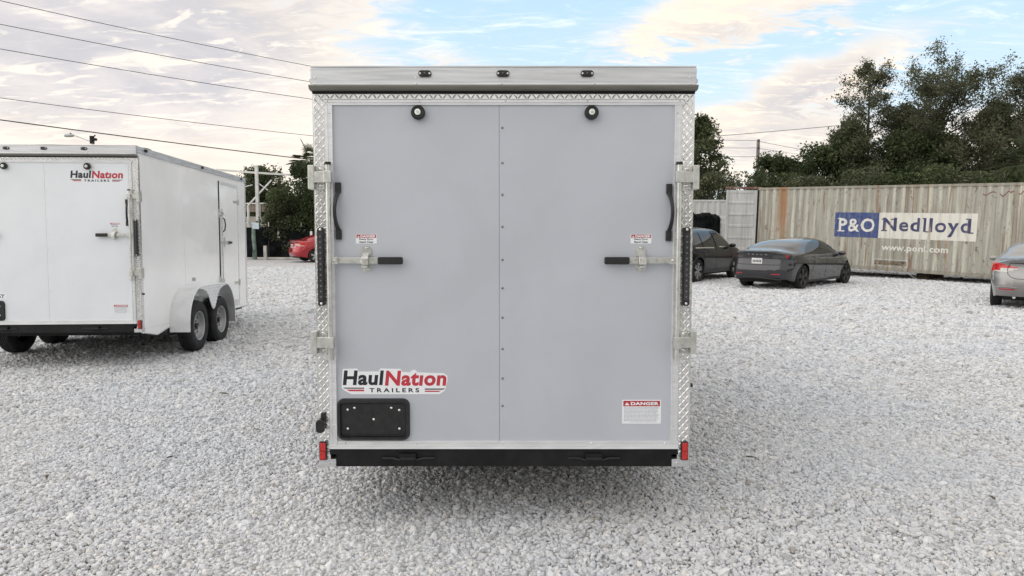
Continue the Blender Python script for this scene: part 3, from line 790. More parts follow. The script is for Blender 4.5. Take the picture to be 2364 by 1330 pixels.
        for i in range(0, n-1):
            (a0, b0), (a1, b1) = sm[i], sm[i+1]
            L_ = math.hypot(a1-a0, b1-b0); nr = max(1, int(L_/.028))
            for q in range(nr):
                u = (q+.5)/nr; cy_, cz_ = a0+(a1-a0)*u, b0+(b1-b0)*u; ty_, tz_ = (a1-a0)/L_, (b1-b0)/L_; ny_, nz_ = -tz_, ty_
                for j in range(9):
                    x = xi+s*(.015+j*.029); an = math.radians(45 if (i*nr+q+j) % 2 else -45); du, dv = math.cos(an)*.015, math.sin(an)*.015
                    ex, ev = -math.sin(an)*.004, math.cos(an)*.004
                    def Q(u_, v_, h_): return (x+u_, cy_+ty_*v_+ny_*h_, cz_+tz_*v_+nz_*h_)
                    t.add([Q(-du, -dv, .0005), Q(ex, ev, .0005), Q(du, dv, .0005), Q(-ex, -ev, .0005), Q(0, 0, .0055)], [(0, 1, 4), (1, 2, 4), (2, 3, 4), (3, 0, 4)])
        t.build('tread_pattern', M['fender'], fd, fixn=False)
        MB().box(min(xi, xi-s*.03), max(xi, xi-s*.03), .8+ws, 2.66+ws, -.14, -.02).build('side_rail', M['dark'], R_)
        for y in ys:
            wheel(R_, (s*(HW+.125), y, wz), r, .205, s)
    # ---- chassis, axles, tongue and jack
    m = MB()
    for s in (-1, 1): m.box(s*.93-.03, s*.93+.03, .5, Lb, -.07, .005)
    for k in range(9): m.box(-.9, .9, .3+k*.47, .35+k*.47, -.07, .0)
    for s in (-1, 1): m.add([(s*.55, Lb, -.11), (s*.60, Lb, -.11), (.03*s+.02, Lb+1.35, -.11), (.03*s-.02, Lb+1.35, -.11), (s*.55, Lb, .0), (s*.60, Lb, .0), (.03*s+.02, Lb+1.35, .0), (.03*s-.02, Lb+1.35, .0)], [(0, 1, 2, 3), (4, 5, 6, 7), (0, 1, 5, 4), (1, 2, 6, 5), (2, 3, 7, 6), (3, 0, 4, 7)])
    m.build('chassis', M['blackpaint'], R_, fixn=True)
    m = MB()
    for y in ys: m.cyl((-1.05, y, wz), (1.05, y, wz), .035, 10); m.box(-.85, -.79, y-.38, y+.38, wz-.05, wz-.02); m.box(.79, .85, y-.38, y+.38, wz-.05, wz-.02)
    m.build('axle', M['blackpaint'], R_)
    zg = -(loc[2]+(Lb+.9)*math.sin(rot[0]))/math.cos(rot[0])
    m = MB(); m.cyl((0, Lb+.9, zg+.01), (0, Lb+.9, .45), .032, 12); m.box(-.09, .09, Lb+.81, Lb+.99, zg+.003, zg+.02); m.cyl((0, Lb+1.3, -.1), (0, Lb+1.42, -.1), .06, 12); m.build('tongue_jack', M['galv'], R_)
    for o in R_.children_recursive:
        if o.name.split('.')[0] in ('tread_pattern', 'cove_screws', 'header_screws', 'trim_screws', 'fine_print', 'fender_web_ribs', 'bracket_screw', 'lens_screw'): o['kind'] = 'stuff'
    return R_


grp = 'enclosed cargo trailers parked on the gravel'
cargo_trailer((-.047, 4.066, .3665), (math.radians(-1.237), 0, 0), M['door_grey'], M['door_grey'],
              'grey enclosed cargo trailer with shut ramp door, filling the middle of the view', grp, 'low', wz=.012, Lb=4.9, ws=.55, side='flat')
cargo_trailer((-5.596, 8.69, .4555), (math.radians(-1.53), 0, math.radians(3.44)), M['white_skin'], M['white_gloss'],
              'glossy white enclosed cargo trailer with tandem wheels and tread plate fenders at the left', grp, 'high', wz=-.058)
# ---------------------------------------------------------------- parked cars
def curve(pts):
    """monotone cubic through (x, value) control points"""
    X = np.array([p[0] for p in pts], float); Y = np.array([p[1] for p in pts], float)
    d = np.diff(Y)/np.diff(X); m_ = np.empty_like(Y); m_[0] = d[0]; m_[-1] = d[-1]
    for i in range(1, len(X)-1):
        m_[i] = 0 if d[i-1]*d[i] <= 0 else 2*d[i-1]*d[i]/(d[i-1]+d[i])
    def f(x):
        x = np.clip(np.asarray(x, float), X[0], X[-1]); i = np.clip(np.searchsorted(X, x)-1, 0, len(X)-2)
        h = X[i+1]-X[i]; t = (x-X[i])/h
        return (2*t**3-3*t**2+1)*Y[i]+(t**3-2*t**2+t)*h*m_[i]+(-2*t**3+3*t**2)*Y[i+1]+(t**3-t**2)*h*m_[i+1]
    return f


def in_poly(x, z, poly):
    r = np.zeros(np.shape(x), bool); n = len(poly)
    for i in range(n):
        x1, z1 = poly[i]; x2, z2 = poly[(i+1) % n]
        c = ((z1 > z) != (z2 > z)); r ^= c & (x < (x2-x1)*(z-z1)/((z2-z1) if z2 != z1 else 1e-9)+x1)
    return r


def make_car(name, label, loc, heading, P, paint, group=None, cat='car'):
    """car body lofted along its length (x = 0 at the tail, L at the nose), then split into body, glass and lamps"""
    L = P['L']; zt, zs, zb, wf, wr = (curve(P[k]) for k in ('top', 'belt', 'sill', 'width', 'roofw'))
    NS, NL, NU = 200, 26, 34
    s = (1-np.cos(np.linspace(0, np.pi, NS)))/2*.35+np.linspace(0, 1, NS)*.65
    x = s*L
    W = wf(x); ZT = zt(x); ZS = np.minimum(zs(x), ZT-.03); ZB = zb(x); WR = np.minimum(wr(x), W*.96)
    rows = []
    for t in np.linspace(0, 1, NL):            # lower body: sill to shoulder
        z = ZB+(ZS-ZB)*t
        y = W*(1-.075*(1-t)**3-.030*np.clip((t-.72)/.28, 0, 1)**2-.012*np.sin(t*np.pi*2.2))
        rows.append((y, z))
    y0 = rows[-1][0]; gh = ZT-ZS
    for t in np.linspace(0, 1, NU)[1:]:        # shoulder to centre line: side glass then roof crown
        u = t*1.0
        # superellipse-like blend: near-vertical tumblehome, then rounded cant rail, then crown
        a = np.clip(u/.55, 0, 1); c = np.clip((u-.45)/.55, 0, 1)
        e = np.clip((gh-.07)/.33, 0, 1); e = e*e*(3-2*e)
        yA = y0+(WR-y0)*a**1.15; zA = ZS+(gh*.86)*a**.92
        yB = WR*(1-c); zB = ZS+gh*(.86+.14*(1-(1-c)**2.2))
        k = np.clip((u-.45)/.10, 0, 1)
        yG = np.where(u < .45, yA, np.where(u > .55, yB, yA*(1-k)+yB*k)); zG = np.where(u < .45, zA, np.where(u > .55, zB, zA*(1-k)+zB*k))
        yH = y0*(1-u)**.8*np.where(u < 1, 1, 0); zH = ZS+gh*(1-(1-u)**2.6)
        rows.append((yG*e+yH*(1-e), zG*e+zH*(1-e)))
    Y = np.array([r[0] for r in rows]).T; Z = np.array([r[1] for r in rows]).T     # NS x NV
    # light smoothing across rows for rounded edges
    for _ in range(2):
        Y[:, 1:-1] = (Y[:, :-2]+2*Y[:, 1:-1]+Y[:, 2:])/4; Z[:, 1:-1] = (Z[:, :-2]+2*Z[:, 1:-1]+Z[:, 2:])/4
    NV = Y.shape[1]
    xr = curve(P['tailx']); xf = curve(P['nosex'])
    def endx(yv, zv, wv, f, rad): q = np.clip(np.abs(yv)/wv, 0, 1); return f(zv)+rad*(1-np.sqrt(np.clip(1-q**3.2, 0, 1)))
    RR = P.get('rr', .34); RF = P.get('rf', .55)
    w0, w1 = Y[0].max(), Y[-1].max()
    S2 = np.repeat(s[:, None], NV, 1)
    xe = endx(Y, Z, np.maximum(W[:, None]*1.0, .1), xr, RR); xg = endx(Y, Z, np.maximum(W[:, None], .1), xf, RF)
    X = S2*L+np.exp(-(S2*L/.45))*xe-np.exp(-((1-S2)*L/.55))*xg
    V = []; F = []; tagc = []
    V.append(np.stack([X, Y, Z], -1).reshape(-1, 3)); V.append(np.stack([X, -Y, Z], -1).reshape(-1, 3))
    i, j = np.meshgrid(np.arange(NS-1), np.arange(NV-1), indexing='ij'); a = (i*NV+j).ravel()
    F.append(np.stack([a, a+NV, a+NV+1, a+1], 1)); off = NS*NV
    F.append(np.stack([a, a+1, a+NV+1, a+NV], 1)+off)
    base = 2*off
    # end caps
    for end in (0, 1):
        k = 0 if end == 0 else NS-1
        yy, zz_ = Y[k], Z[k]; nz = 46; ny = 44
        # outer half width as function of height
        zl = np.concatenate([zz_[:NL][::1]]); order = np.argsort(zz_); zsrt = zz_[order]; ysrt = yy[order]
        zlv = zz_; ylv = yy
        T = np.linspace(-1, 1, ny)
        CY = ylv[:, None]*T[None]; CZ = np.repeat(zlv[:, None], ny, 1)
        wv = max(W[k], .1)
        if end == 0: CX = endx(CY, CZ, wv, xr, RR)
        else: CX = L-endx(CY, CZ, wv, xf, RF)
        V.append(np.stack([CX, CY, CZ], -1).reshape(-1, 3))
        i, j = np.meshgrid(np.arange(NV-1), np.arange(ny-1), indexing='ij'); a = (i*ny+j).ravel()
        q = np.stack([a, a+1, a+ny+1, a+ny], 1) if end == 1 else np.stack([a, a+ny, a+ny+1, a+1], 1)
        F.append(q+base); base += NV*ny
    V = np.concatenate(V); F = np.concatenate(F)
    Rw = P['R']; xw = P['axles']
    # push vertices near the arch circle onto it for a clean wheel arch
    side_v = np.abs(V[:, 1]) > .55
    for xc in xw:
        d = np.hypot(V[:, 0]-xc, V[:, 2]-Rw); ra = Rw*1.13
        m_ = side_v & (np.abs(d-ra) < .016)
        V[m_, 0] = xc+(V[m_, 0]-xc)*ra/d[m_]; V[m_, 2] = Rw+(V[m_, 2]-Rw)*ra/d[m_]
    C = V[F].mean(1); e1 = V[F[:, 1]]-V[F[:, 0]]; e2 = V[F[:, 2]]-V[F[:, 0]]
    Nn = np.cross(V[F[:, 2]]-V[F[:, 0]], V[F[:, 3]]-V[F[:, 1]]); Nn /= np.linalg.norm(Nn, axis=1)[:, None]+1e-9
    lab = np.full(len(F), 'body', dtype=object)
    kill = np.zeros(len(F), bool)
    for xc in xw: kill |= (np.hypot(C[:, 0]-xc, C[:, 2]-Rw) < Rw*1.13) & (np.abs(C[:, 1]) > .5)
    c0, c1, c2 = C.T; ay = np.abs(c1)
    for nm, fn in P['zones']:
        lab[fn(c0, c1, c2, Nn)] = nm
    root = empty(name, loc, (0, 0, heading)); tag(root, label, cat, group)
    mats = {'body': paint, 'side_window': M['glass'], 'rear_window': M['glass'], 'windshield': M['glass'], 'glass_roof': M['glass'], 'taillight': M['red'], 'clear_lamp': M['lampglass'],
            'lower_trim': M['black'], 'headlight': M['lampglass'], 'bumper_reflector': M['dangerred'], 'dark_lamp': M['amber'], 'spoiler': M['black'], 'chrome_strip': M['bolt'], 'gloss_panel': M['amber']}
    off_ = Vector((-P.get('pivot', 0), 0, 0))
    def sub(nm, mask, parent=root, pn=None):
        f = F[mask & ~kill]
        if len(f) == 0: return None
        u, inv = np.unique(f, return_inverse=True); v = V[u].copy()
        v[:, 0] -= P.get('pivot', 0)
        if nm not in ('body',):
            pass
        return raw_mesh(pn or nm, v, inv.reshape(f.shape), mats[nm], parent, smooth=True)
    body = None
    for nm in ['body']+sorted(set(lab)-{'body'}):
        msk = lab == nm
        if nm in ('chrome_strip', 'side_window', 'taillight', 'bumper_reflector', 'headlight', 'clear_lamp', 'dark_lamp'):
            if nm == 'side_window':
                for sd in (-1, 1):
                    for (xa, xb) in P['panes']:
                        mm = msk & (np.sign(c1) == sd) & (c0 >= xa) & (c0 < xb); sub(nm, mm)
            else:
                for sd in (-1, 1): sub(nm, msk & (np.sign(c1) == sd))
        else: sub(nm, msk)
    pv = P.get('pivot', 0)
    # underbody and wheel wells
    MB().box(.25-pv, L-.3-pv, -.62, .62, .20, .55).build('underbody', M['dark'], root)
    for xc in xw:
        for sd in (-1, 1):
            w_ = MB(); n = 20; ra = Rw*1.14
            ro, ri = P['wy']+.02, .45
            vs = []
            for k in range(n+1):
                a = math.pi*(-.12+1.24*k/n); vs += [(xc-pv+ra*math.cos(a), sd*(wf(xc)*.93), Rw+ra*math.sin(a)), (xc-pv+ra*math.cos(a), sd*.5, Rw+ra*math.sin(a))]
            w_.add(vs, [(2*k, 2*k+1, 2*k+3, 2*k+2) for k in range(n)]); w_.build('wheel_well', M['dark'], root)
            wheel_car(root, (xc-pv, sd*(P['wy']), Rw), Rw, P.get('tw', .225), sd, P['spokes'], P.get('rimmat', M['rim']))
    # mirrors and handles
    for sd in (-1, 1):
        mx, mz = P['mirror']; my = float(wf(mx))
        m_ = MB(); m_.lathe([(.001, -.10), (.05, -.09), (.075, -.03), (.075, .05), (.055, .10), (.001, .11)], (0, 0, 0), 'y', 14)
        m_.v = [(mx-pv+v[0]*.75, sd*(my+.07)+v[1], mz+v[2]*.85) for v in m_.v]
        m_.box(mx-.02-pv, mx+.03-pv, min(sd*(my-.08), sd*(my+.04)), max(sd*(my-.08), sd*(my+.04)), mz-.05, mz-.02)
        m_.build('mirror', P.get('mirmat', paint), root, smooth=True)
        for hx in P['handles']:
            hz = P['hz']; hy = float(wf(hx))*.985
            MB().box(hx-.10-pv, hx+.10-pv, min(sd*(hy-.02), sd*(hy+.008)), max(sd*(hy-.02), sd*(hy+.008)), hz-.013, hz+.013).build('door_handle', P.get('handmat', paint), root, bevel=.006)
    # panel gaps as thin dark strips lying on the skin
    grid = np.stack([X, Y, Z], -1)
    def skin_y(px_, pz_):
        d = (X-px_)**2+(Z-pz_)**2; d[Y < .35] += 9; k = np.argmin(d); return Y.ravel()[k]
    for line in P['gaps']:
        for sd in (-1, 1):
            pts = []
            for (xa, za), (xb, zb_) in zip(line[:-1], line[1:]):
                for t in np.linspace(0, 1, 9)[:-1]:
                    px_, pz_ = xa+(xb-xa)*t, za+(zb_-za)*t; pts.append((px_-pv, sd*(skin_y(px_, pz_)+.001), pz_))
            px_, pz_ = line[-1]; pts.append((px_-pv, sd*(skin_y(px_, pz_)+.001), pz_))
            MB().tube(pts, .004, 5).build('panel_gap', M['dark'], root)
    # number plate and extras on the tail
    pz = P['plate']; tx = float(xr(pz))-.012-pv
    if P.get('recess'):
        a, b = P['recess']; MB().box(tx-.002, tx+.06, -a, a, pz-b, pz+b).build('plate_recess', paint, root, bevel=.02)
    pl = MB().box(tx-.014, tx+.02, -.155, .155, pz-.078, pz+.078).build('number_plate', M['plate'], root, bevel=.004)
    k = MB()
    for q in range(6): k.box(tx-.0155, tx-.0142, -.125+q*.044, -.125+q*.044+.026, pz-.038, pz+.030)
    k.build('raised_marks', M['ink'], pl); tag(kids(pl)[0], kind='stuff')
    P['extra'](root, lambda y_, z_: float(endx(np.array(y_), np.array(z_), max(W[0], .1), xr, RR))-pv, M, paint) if P.get('extra') else None
    return root


def wheel_car(parent, c, R, W_, side, spokes, rimmat):
    # parts run along x = forward, the wheel axis is y
    h = W_/2; rr = R*.72
    t = MB(); t.lathe([(rr, -h*.7), (R*.86, -h), (R*.96, -h*.85), (R, -h*.6), (R, -h*.15), (R-.007, -h*.12), (R-.007, h*.12), (R, h*.15), (R, h*.6), (R*.96, h*.85), (R*.86, h), (rr, h*.8)], c, 'y', 36)
    ty = t.build('wheel', M['rubber'], parent, smooth=True, fixn=False)
    s = side
    b = MB(); b.lathe([(rr*1.0, s*h*.86), (rr*.95, s*h*.8), (rr*.90, s*h*.1), (.001, s*h*.05)], c, 'y', 30)
    ri = b.build('rim', rimmat if spokes == 'dark' else M['hubdark'], ty, smooth=True)
    m = MB(); n = 5 if spokes != 'multi' else 6
    for k in range(n):
        a = 2*math.pi*k/n+.35
        if spokes == 'multi': subs = (-.16, .16)
        elif spokes == 'dark': subs = (-.22, 0, .22)
        else: subs = (0,)
        for da in subs:
            aa = a+da; w0 = .018 if len(subs) > 1 else .035
            u = (math.cos(aa), math.sin(aa)); v = (-math.sin(aa), math.cos(aa))
            q = [(rr*.10, -w0), (rr*.96, -w0*1.3), (rr*.96, w0*1.3), (rr*.10, w0)]
            vs = []
            for yy in (s*h*.45, s*h*.80):
                for r_, tt in q: vs.append((c[0]+u[0]*r_+v[0]*tt, c[1]+yy*(1 if r_ < .1 else 1), c[2]+u[1]*r_+v[1]*tt))
            m.add(vs, [(0, 1, 2, 3), (7, 6, 5, 4), (0, 4, 5, 1), (1, 5, 6, 2), (2, 6, 7, 3), (3, 7, 4, 0)])
    m.lathe([(.001, s*h*.84), (rr*.2, s*h*.82), (rr*.22, s*h*.5)], c, 'y', 16)
    m.build('spokes', rimmat, ty, fixn=True)
    return ty


# fastback sedan ------------------------------------------------------------
def z_fast(c0, c1, c2, n): return None
side_fast = [(1.05, 1.03), (1.35, 1.18), (1.75, 1.30), (2.25, 1.375), (2.75, 1.365), (3.15, 1.24), (3.62, .985), (3.60, .955), (2.4, .955), (1.2, .985)]
fast = dict(L=4.72, R=.34, axles=(.99, 3.865), wy=.795, pivot=2.36, rr=.36, rf=.75, tw=.235, spokes='dark', rimmat=M['hubdark'],
    top=[(0, 1.055), (.22, 1.105), (.45, 1.125), (.8, 1.235), (1.3, 1.365), (1.9, 1.43), (2.35, 1.443), (2.8, 1.41), (3.3, 1.22), (3.75, .995), (4.2, .87), (4.72, .66)],
    belt=[(0, .97), (.6, 1.0), (1.6, .975), (3.0, .93), (3.7, .90), (4.3, .78), (4.72, .60)],
    sill=[(0, .30), (.4, .23), (1.6, .19), (3.6, .19), (4.72, .20)],
    width=[(0, .84), (.3, .895), (1.0, .925), (2.2, .915), (3.8, .925), (4.4, .89), (4.72, .80)],
    roofw=[(0, .70), (.6, .70), (1.2, .60), (2.2, .585), (2.9, .58), (3.6, .68), (4.72, .70)],
    tailx=[(.2, .16), (.34, .02), (.55, -.01), (.70, .03), (.88, .075), (.98, .06), (1.055, .02), (1.2, .0)],
    nosex=[(.2, .05), (.45, 0), (.66, .06), (1.0, .2)],
    panes=[(0, 1.62), (1.62, 2.42), (2.42, 9)],
    mirror=(3.28, .965), handles=(1.95, 2.85), hz=.83, plate=.80, handmat=None,
    gaps=[[(2.42, .30), (2.40, .60), (2.42, .94)], [(1.50, .42), (1.58, .70), (1.66, .94)], [(3.50, .28), (3.46, .55), (3.42, .86), (3.40, .92)], [(.0+.30, .93), (.20, .90)]],
    zones=[
        ('lower_trim', lambda a, b, z, n: (z < .265+.0*a) & (a > 0) | ((a < .30) & (z < .36) & (np.abs(b) < .62))),
        ('side_window', lambda a, b, z, n: in_poly(a, z, side_fast) & (np.abs(b) > .50) & (np.abs(n[:, 1]) > .42)),
        ('rear_window', lambda a, b, z, n: (a > .56) & (a < 1.95) & (z > 1.12) & (np.abs(b) < .50+.10*np.clip((1.4-a), 0, 1)) & (n[:, 2] > .3)),
        ('glass_roof', lambda a, b, z, n: (a > 2.0) & (a < 2.72) & (z > 1.36) & (np.abs(b) < .52)),
        ('windshield', lambda a, b, z, n: (a > 2.80) & (a < 3.72) & (np.abs(b) < .58) & (n[:, 2] > .3) & (z > .99)),
        ('taillight', lambda a, b, z, n: (a < .34) & (z > .885) & (z < .955) & (np.abs(b) > .55) & (np.abs(b) < .80)),
        ('dark_lamp', lambda a, b, z, n: (a < .46) & (z > .872) & (z < .965) & (np.abs(b) > .45) & ~((np.abs(b) > .74) & (z > .885) & (z < .953) & (a < .36))),
        ('spoiler', lambda a, b, z, n: (a < .20) & (z > 1.035) & (z < 1.075) & (np.abs(b) < .72)),
        ('bumper_reflector', lambda a, b, z, n: (a < .3) & (z > .425) & (z < .455) & (np.abs(b) > .42) & (np.abs(b) < .66)),
    ])
fast['handmat'] = M['black']


def fast_extra(root, tx, M_, paint):
    # spaced capitals across the boot lid and the recess edges around the plate
    V, F = text_geo('TESLA', -.30, .30, .965, .992, .02, 0, 2.2)
    vs = [(tx(-b, z)-.004, -b, z) for b, _, z in V]
    MB().add([(x_, y_, z_) for x_, y_, z_ in vs], F).build('boot_lettering', M_['bolt'], root)
    MB().tube([(tx(y_, .70)-.002, y_, .70) for y_ in np.linspace(-.62, .62, 22)], .006, 5).build('panel_gap', M_['dark'], root)
    MB().tube([(tx(y_, .866)-.003, y_, .866) for y_ in np.linspace(-.80, .80, 28)], .007, 5).build('panel_gap', M_['dark'], root)
    for sd in (-1, 1): MB().tube([(tx(sd*(.62+.10*u), .70+.16*u)-.001, sd*(.62+.10*u), .70+.16*u) for u in np.linspace(0, 1, 8)], .005, 5).build('panel_gap', M_['dark'], root)
    MB().tube([(tx(y_, .36)-.012, y_, .30+.05*math.cos(y_*2.6)) for y_ in np.linspace(-.66, .66, 20)], .014, 5).build('diffuser_edge', M_['black'], root)
fast['extra'] = fast_extra

make_car('fastback_sedan', 'dark grey fastback sedan with dark wheels parked in front of the rusty container', (8.50, 21.55, 0), math.radians(43), fast, car_paint('graphite_paint', (.036, .037, .042), .5, .17), 'cars parked by the containers')

# tall sport utility vehicle --------------------------------------------------
side_suv = [(.72, 1.12), (.95, 1.50), (1.6, 1.60), (2.6, 1.60), (3.05, 1.52), (3.62, 1.14), (3.62, 1.10), (2.0, 1.10)]
suv = dict(L=4.95, R=.375, axles=(1.03, 3.88), wy=.82, pivot=2.475, rr=.30, rf=.55, tw=.24, spokes='multi',
    top=[(0, 1.60), (.3, 1.68), (1.0, 1.72), (2.0, 1.735), (2.8, 1.70), (3.2, 1.58), (3.85, 1.17), (4.4, 1.10), (4.95, .92)],
    belt=[(0, 1.12), (1.6, 1.10), (3.0, 1.07), (3.8, 1.05), (4.95, .82)],
    sill=[(0, .36), (.5, .30), (4.0, .27), (4.95, .28)],
    width=[(0, .88), (.4, .94), (1.1, .965), (3.0, .95), (3.9, .965), (4.95, .84)],
    roofw=[(0, .64), (.7, .66), (2.0, .67), (3.2, .64), (3.8, .72), (4.95, .74)],
    tailx=[(.3, .12), (.5, .0), (.9, .05), (1.1, .07), (1.6, .42), (1.75, .5)],
    nosex=[(.25, .06), (.6, 0), (.95, .08), (1.2, .2)],
    panes=[(0, 1.30), (1.34, 2.26), (2.32, 9)], mirror=(3.35, 1.13), handles=(1.85, 2.80), hz=.98, plate=.95,
    gaps=[[(2.29, .36), (2.28, .7), (2.29, 1.08)], [(1.42, .70), (1.36, .9), (1.32, 1.08)], [(3.42, .36), (3.40, .8), (3.38, 1.04)]],
    zones=[
        ('lower_trim', lambda a, b, z, n: (z < .40) | ((np.abs(np.hypot(a-1.03, z-.375)-.46) < .035) & (np.abs(b) > .6)) | ((np.abs(np.hypot(a-3.88, z-.375)-.46) < .035) & (np.abs(b) > .6))),
        ('chrome_strip', lambda a, b, z, n: (z > 1.075) & (z < 1.10) & (a > .8) & (a < 3.6) & (np.abs(n[:, 1]) > .4)),
        ('side_window', lambda a, b, z, n: in_poly(a, z, side_suv) & (np.abs(b) > .55) & (np.abs(n[:, 1]) > .4)),
        ('rear_window', lambda a, b, z, n: (a < .6) & (z > 1.15) & (z < 1.55) & (np.abs(b) < .60) & (n[:, 0] < -.3)),
        ('windshield', lambda a, b, z, n: (a > 3.05) & (a < 3.80) & (np.abs(b) < .62) & (n[:, 2] > .3) & (z > 1.18)),
        ('taillight', lambda a, b, z, n: (a < .40) & (z > 1.0) & (z < 1.12) & (np.abs(b) > .50)),
        ('headlight', lambda a, b, z, n: (a > 4.35) & (z > .82) & (z < .93) & (np.abs(b) > .45)),
    ])
make_car('sport_utility_vehicle', 'black sport utility vehicle with bright window trim beside the grey trailer', (6.0, 23.95, 0), math.radians(50), suv, mat('black_paint', (.004, .004, .005), .22, 0, var=.04, vscale=3, coat=.35, spec=.2), 'cars parked by the containers')
make_car('sport_utility_vehicle', 'white vehicle of which only the roof shows behind the black one', (6.5, 28.9, 0), math.radians(8), suv, car_paint('white_paint', (.72, .72, .71), .0, .25), 'cars parked by the containers')

# three-box sedans ------------------------------------------------------------
side_sed = [(.98, 1.00), (1.22, 1.22), (1.7, 1.345), (2.3, 1.355), (2.8, 1.26), (3.42, .96), (3.4, .93), (2.2, .945)]
def sedan(lampfn, **kw):
    d = dict(L=4.53, R=.325, axles=(.93, 3.63), wy=.77, pivot=2.265, rr=.34, rf=.6, tw=.205, spokes='five',
    top=[(0, 1.075), (.25, 1.10), (.50, 1.115), (.9, 1.25), (1.35, 1.385), (1.95, 1.432), (2.5, 1.40), (2.95, 1.25), (3.5, 1.0), (4.1, .88), (4.53, .70)],
    belt=[(0, .96), (.7, .99), (1.6, .96), (3.0, .91), (3.6, .89), (4.2, .77), (4.53, .62)],
    sill=[(0, .29), (.4, .24), (1.6, .20), (3.6, .20), (4.53, .22)],
    width=[(0, .80), (.3, .86), (.95, .888), (2.2, .88), (3.6, .888), (4.2, .85), (4.53, .76)],
    roofw=[(0, .68), (.6, .66), (1.2, .56), (2.2, .555), (2.9, .56), (3.5, .66), (4.53, .66)],
    tailx=[(.2, .16), (.32, .03), (.50, -.015), (.66, .0), (.78, .06), (.95, .085), (1.05, .035), (1.075, .03), (1.2, .0)],
    nosex=[(.2, .05), (.45, 0), (.66, .06), (1.0, .2)],
    panes=[(0, 1.45), (1.45, 2.22), (2.26, 9)], mirror=(3.05, .98), handles=(1.75, 2.62), hz=.82, plate=.80,
    gaps=[[(2.24, .30), (2.22, .60), (2.24, .93)], [(1.42, .42), (1.46, .70), (1.50, .93)], [(3.26, .28), (3.24, .55), (3.20, .88)]],
    zones=[
        ('side_window', lambda a, b, z, n: in_poly(a, z, side_sed) & (np.abs(b) > .46) & (np.abs(n[:, 1]) > .42)),
        ('rear_window', lambda a, b, z, n: (a > .58) & (a < 1.38) & (z > 1.135) & (z < 1.40) & (np.abs(b) < .53+.10*np.clip((1.2-a), 0, 1)) & (n[:, 2] > .3)),
        ('windshield', lambda a, b, z, n: (a > 2.55) & (a < 3.46) & (np.abs(b) < .56) & (n[:, 2] > .3) & (z > .98)),
        ('taillight', lampfn),
        ('clear_lamp', lambda a, b, z, n: lampfn(a, b, z, n) & (z < .835+.05*(np.abs(b) < .7)) & (np.abs(b) < .80) & (z < .88)),
        ('bumper_reflector', lambda a, b, z, n: (a < .35) & (z > .425) & (z < .458) & (np.abs(b) > .42) & (np.abs(b) < .68)),
        ('headlight', lambda a, b, z, n: (a > 3.95) & (z > .64) & (z < .78) & (np.abs(b) > .5)),
    ])
    d.update(kw); return d


lamp_a = lambda a, b, z, n: (a < .62) & (in_poly(np.abs(b), z, [(.36, .885), (.46, .835), (.60, .80), (1.0, .79), (1.0, .985), (.74, .99), (.60, .945)]))


def sed_extra(root, tx, M_, paint):
    MB().tube([(tx(y_, .985)-.004, y_, .985) for y_ in np.linspace(-.52, .52, 18)], .007, 5).build('panel_gap', M_['dark'], root)
    for sd in (-1, 1):
        pts = [(.52, .985), (.56, .86), (.55, .76), (.50, .70), (.40, .665), (.0, .655)]
        pp = []
        for (a, b), (c_, d_) in zip(pts[:-1], pts[1:]):
            for t in np.linspace(0, 1, 6)[:-1]: y_ = sd*(a+(c_-a)*t); z_ = b+(d_-b)*t; pp.append((tx(y_, z_)-.002, y_, z_))
        MB().tube(pp, .005, 5).build('panel_gap', M_['dark'], root)
        MB().tube([(tx(sd*y_, .475+.012*math.sin((y_-.38)*9))-.006, sd*y_, .475+.012*math.sin((y_-.38)*9)) for y_ in np.linspace(.38, .74, 10)], .012, 6).build('bumper_crease', paint, root, smooth=True)
    MB().tube([(tx(y_, .955)-.001, y_, .955) for y_ in np.linspace(-.40, .40, 10)], .010, 6).build('boot_handle', M_['bolt'], root)
    MB().cyl((tx(.4, .3)+.02, .42, .27), (tx(.4, .3)+.25, .42, .27), .03, 10).build('exhaust_pipe', M_['galv'], root)


make_car('silver_sedan', 'silver grey sedan with wraparound red tail lamps cut off by the right edge', (12.14, 16.45, 0), math.radians(53), sedan(lamp_a, extra=sed_extra), car_paint('silver_paint', (.26, .255, .25), .5, .30), 'cars parked by the containers')
lamp_r = lambda a, b, z, n: (a < .52) & in_poly(np.abs(b), z, [(.34, .90), (.40, .86), (.70, .80), (1.0, .80), (1.0, .97), (.7, .97), (.55, .93)])
make_car('red_sedan', 'bright red sedan by the black fence, half hidden by the grey trailer', (-9.0, 36.7, 0), math.radians(34), sedan(lamp_r, extra=sed_extra), car_paint('red_paint', (.34, .010, .020), .3, .22))
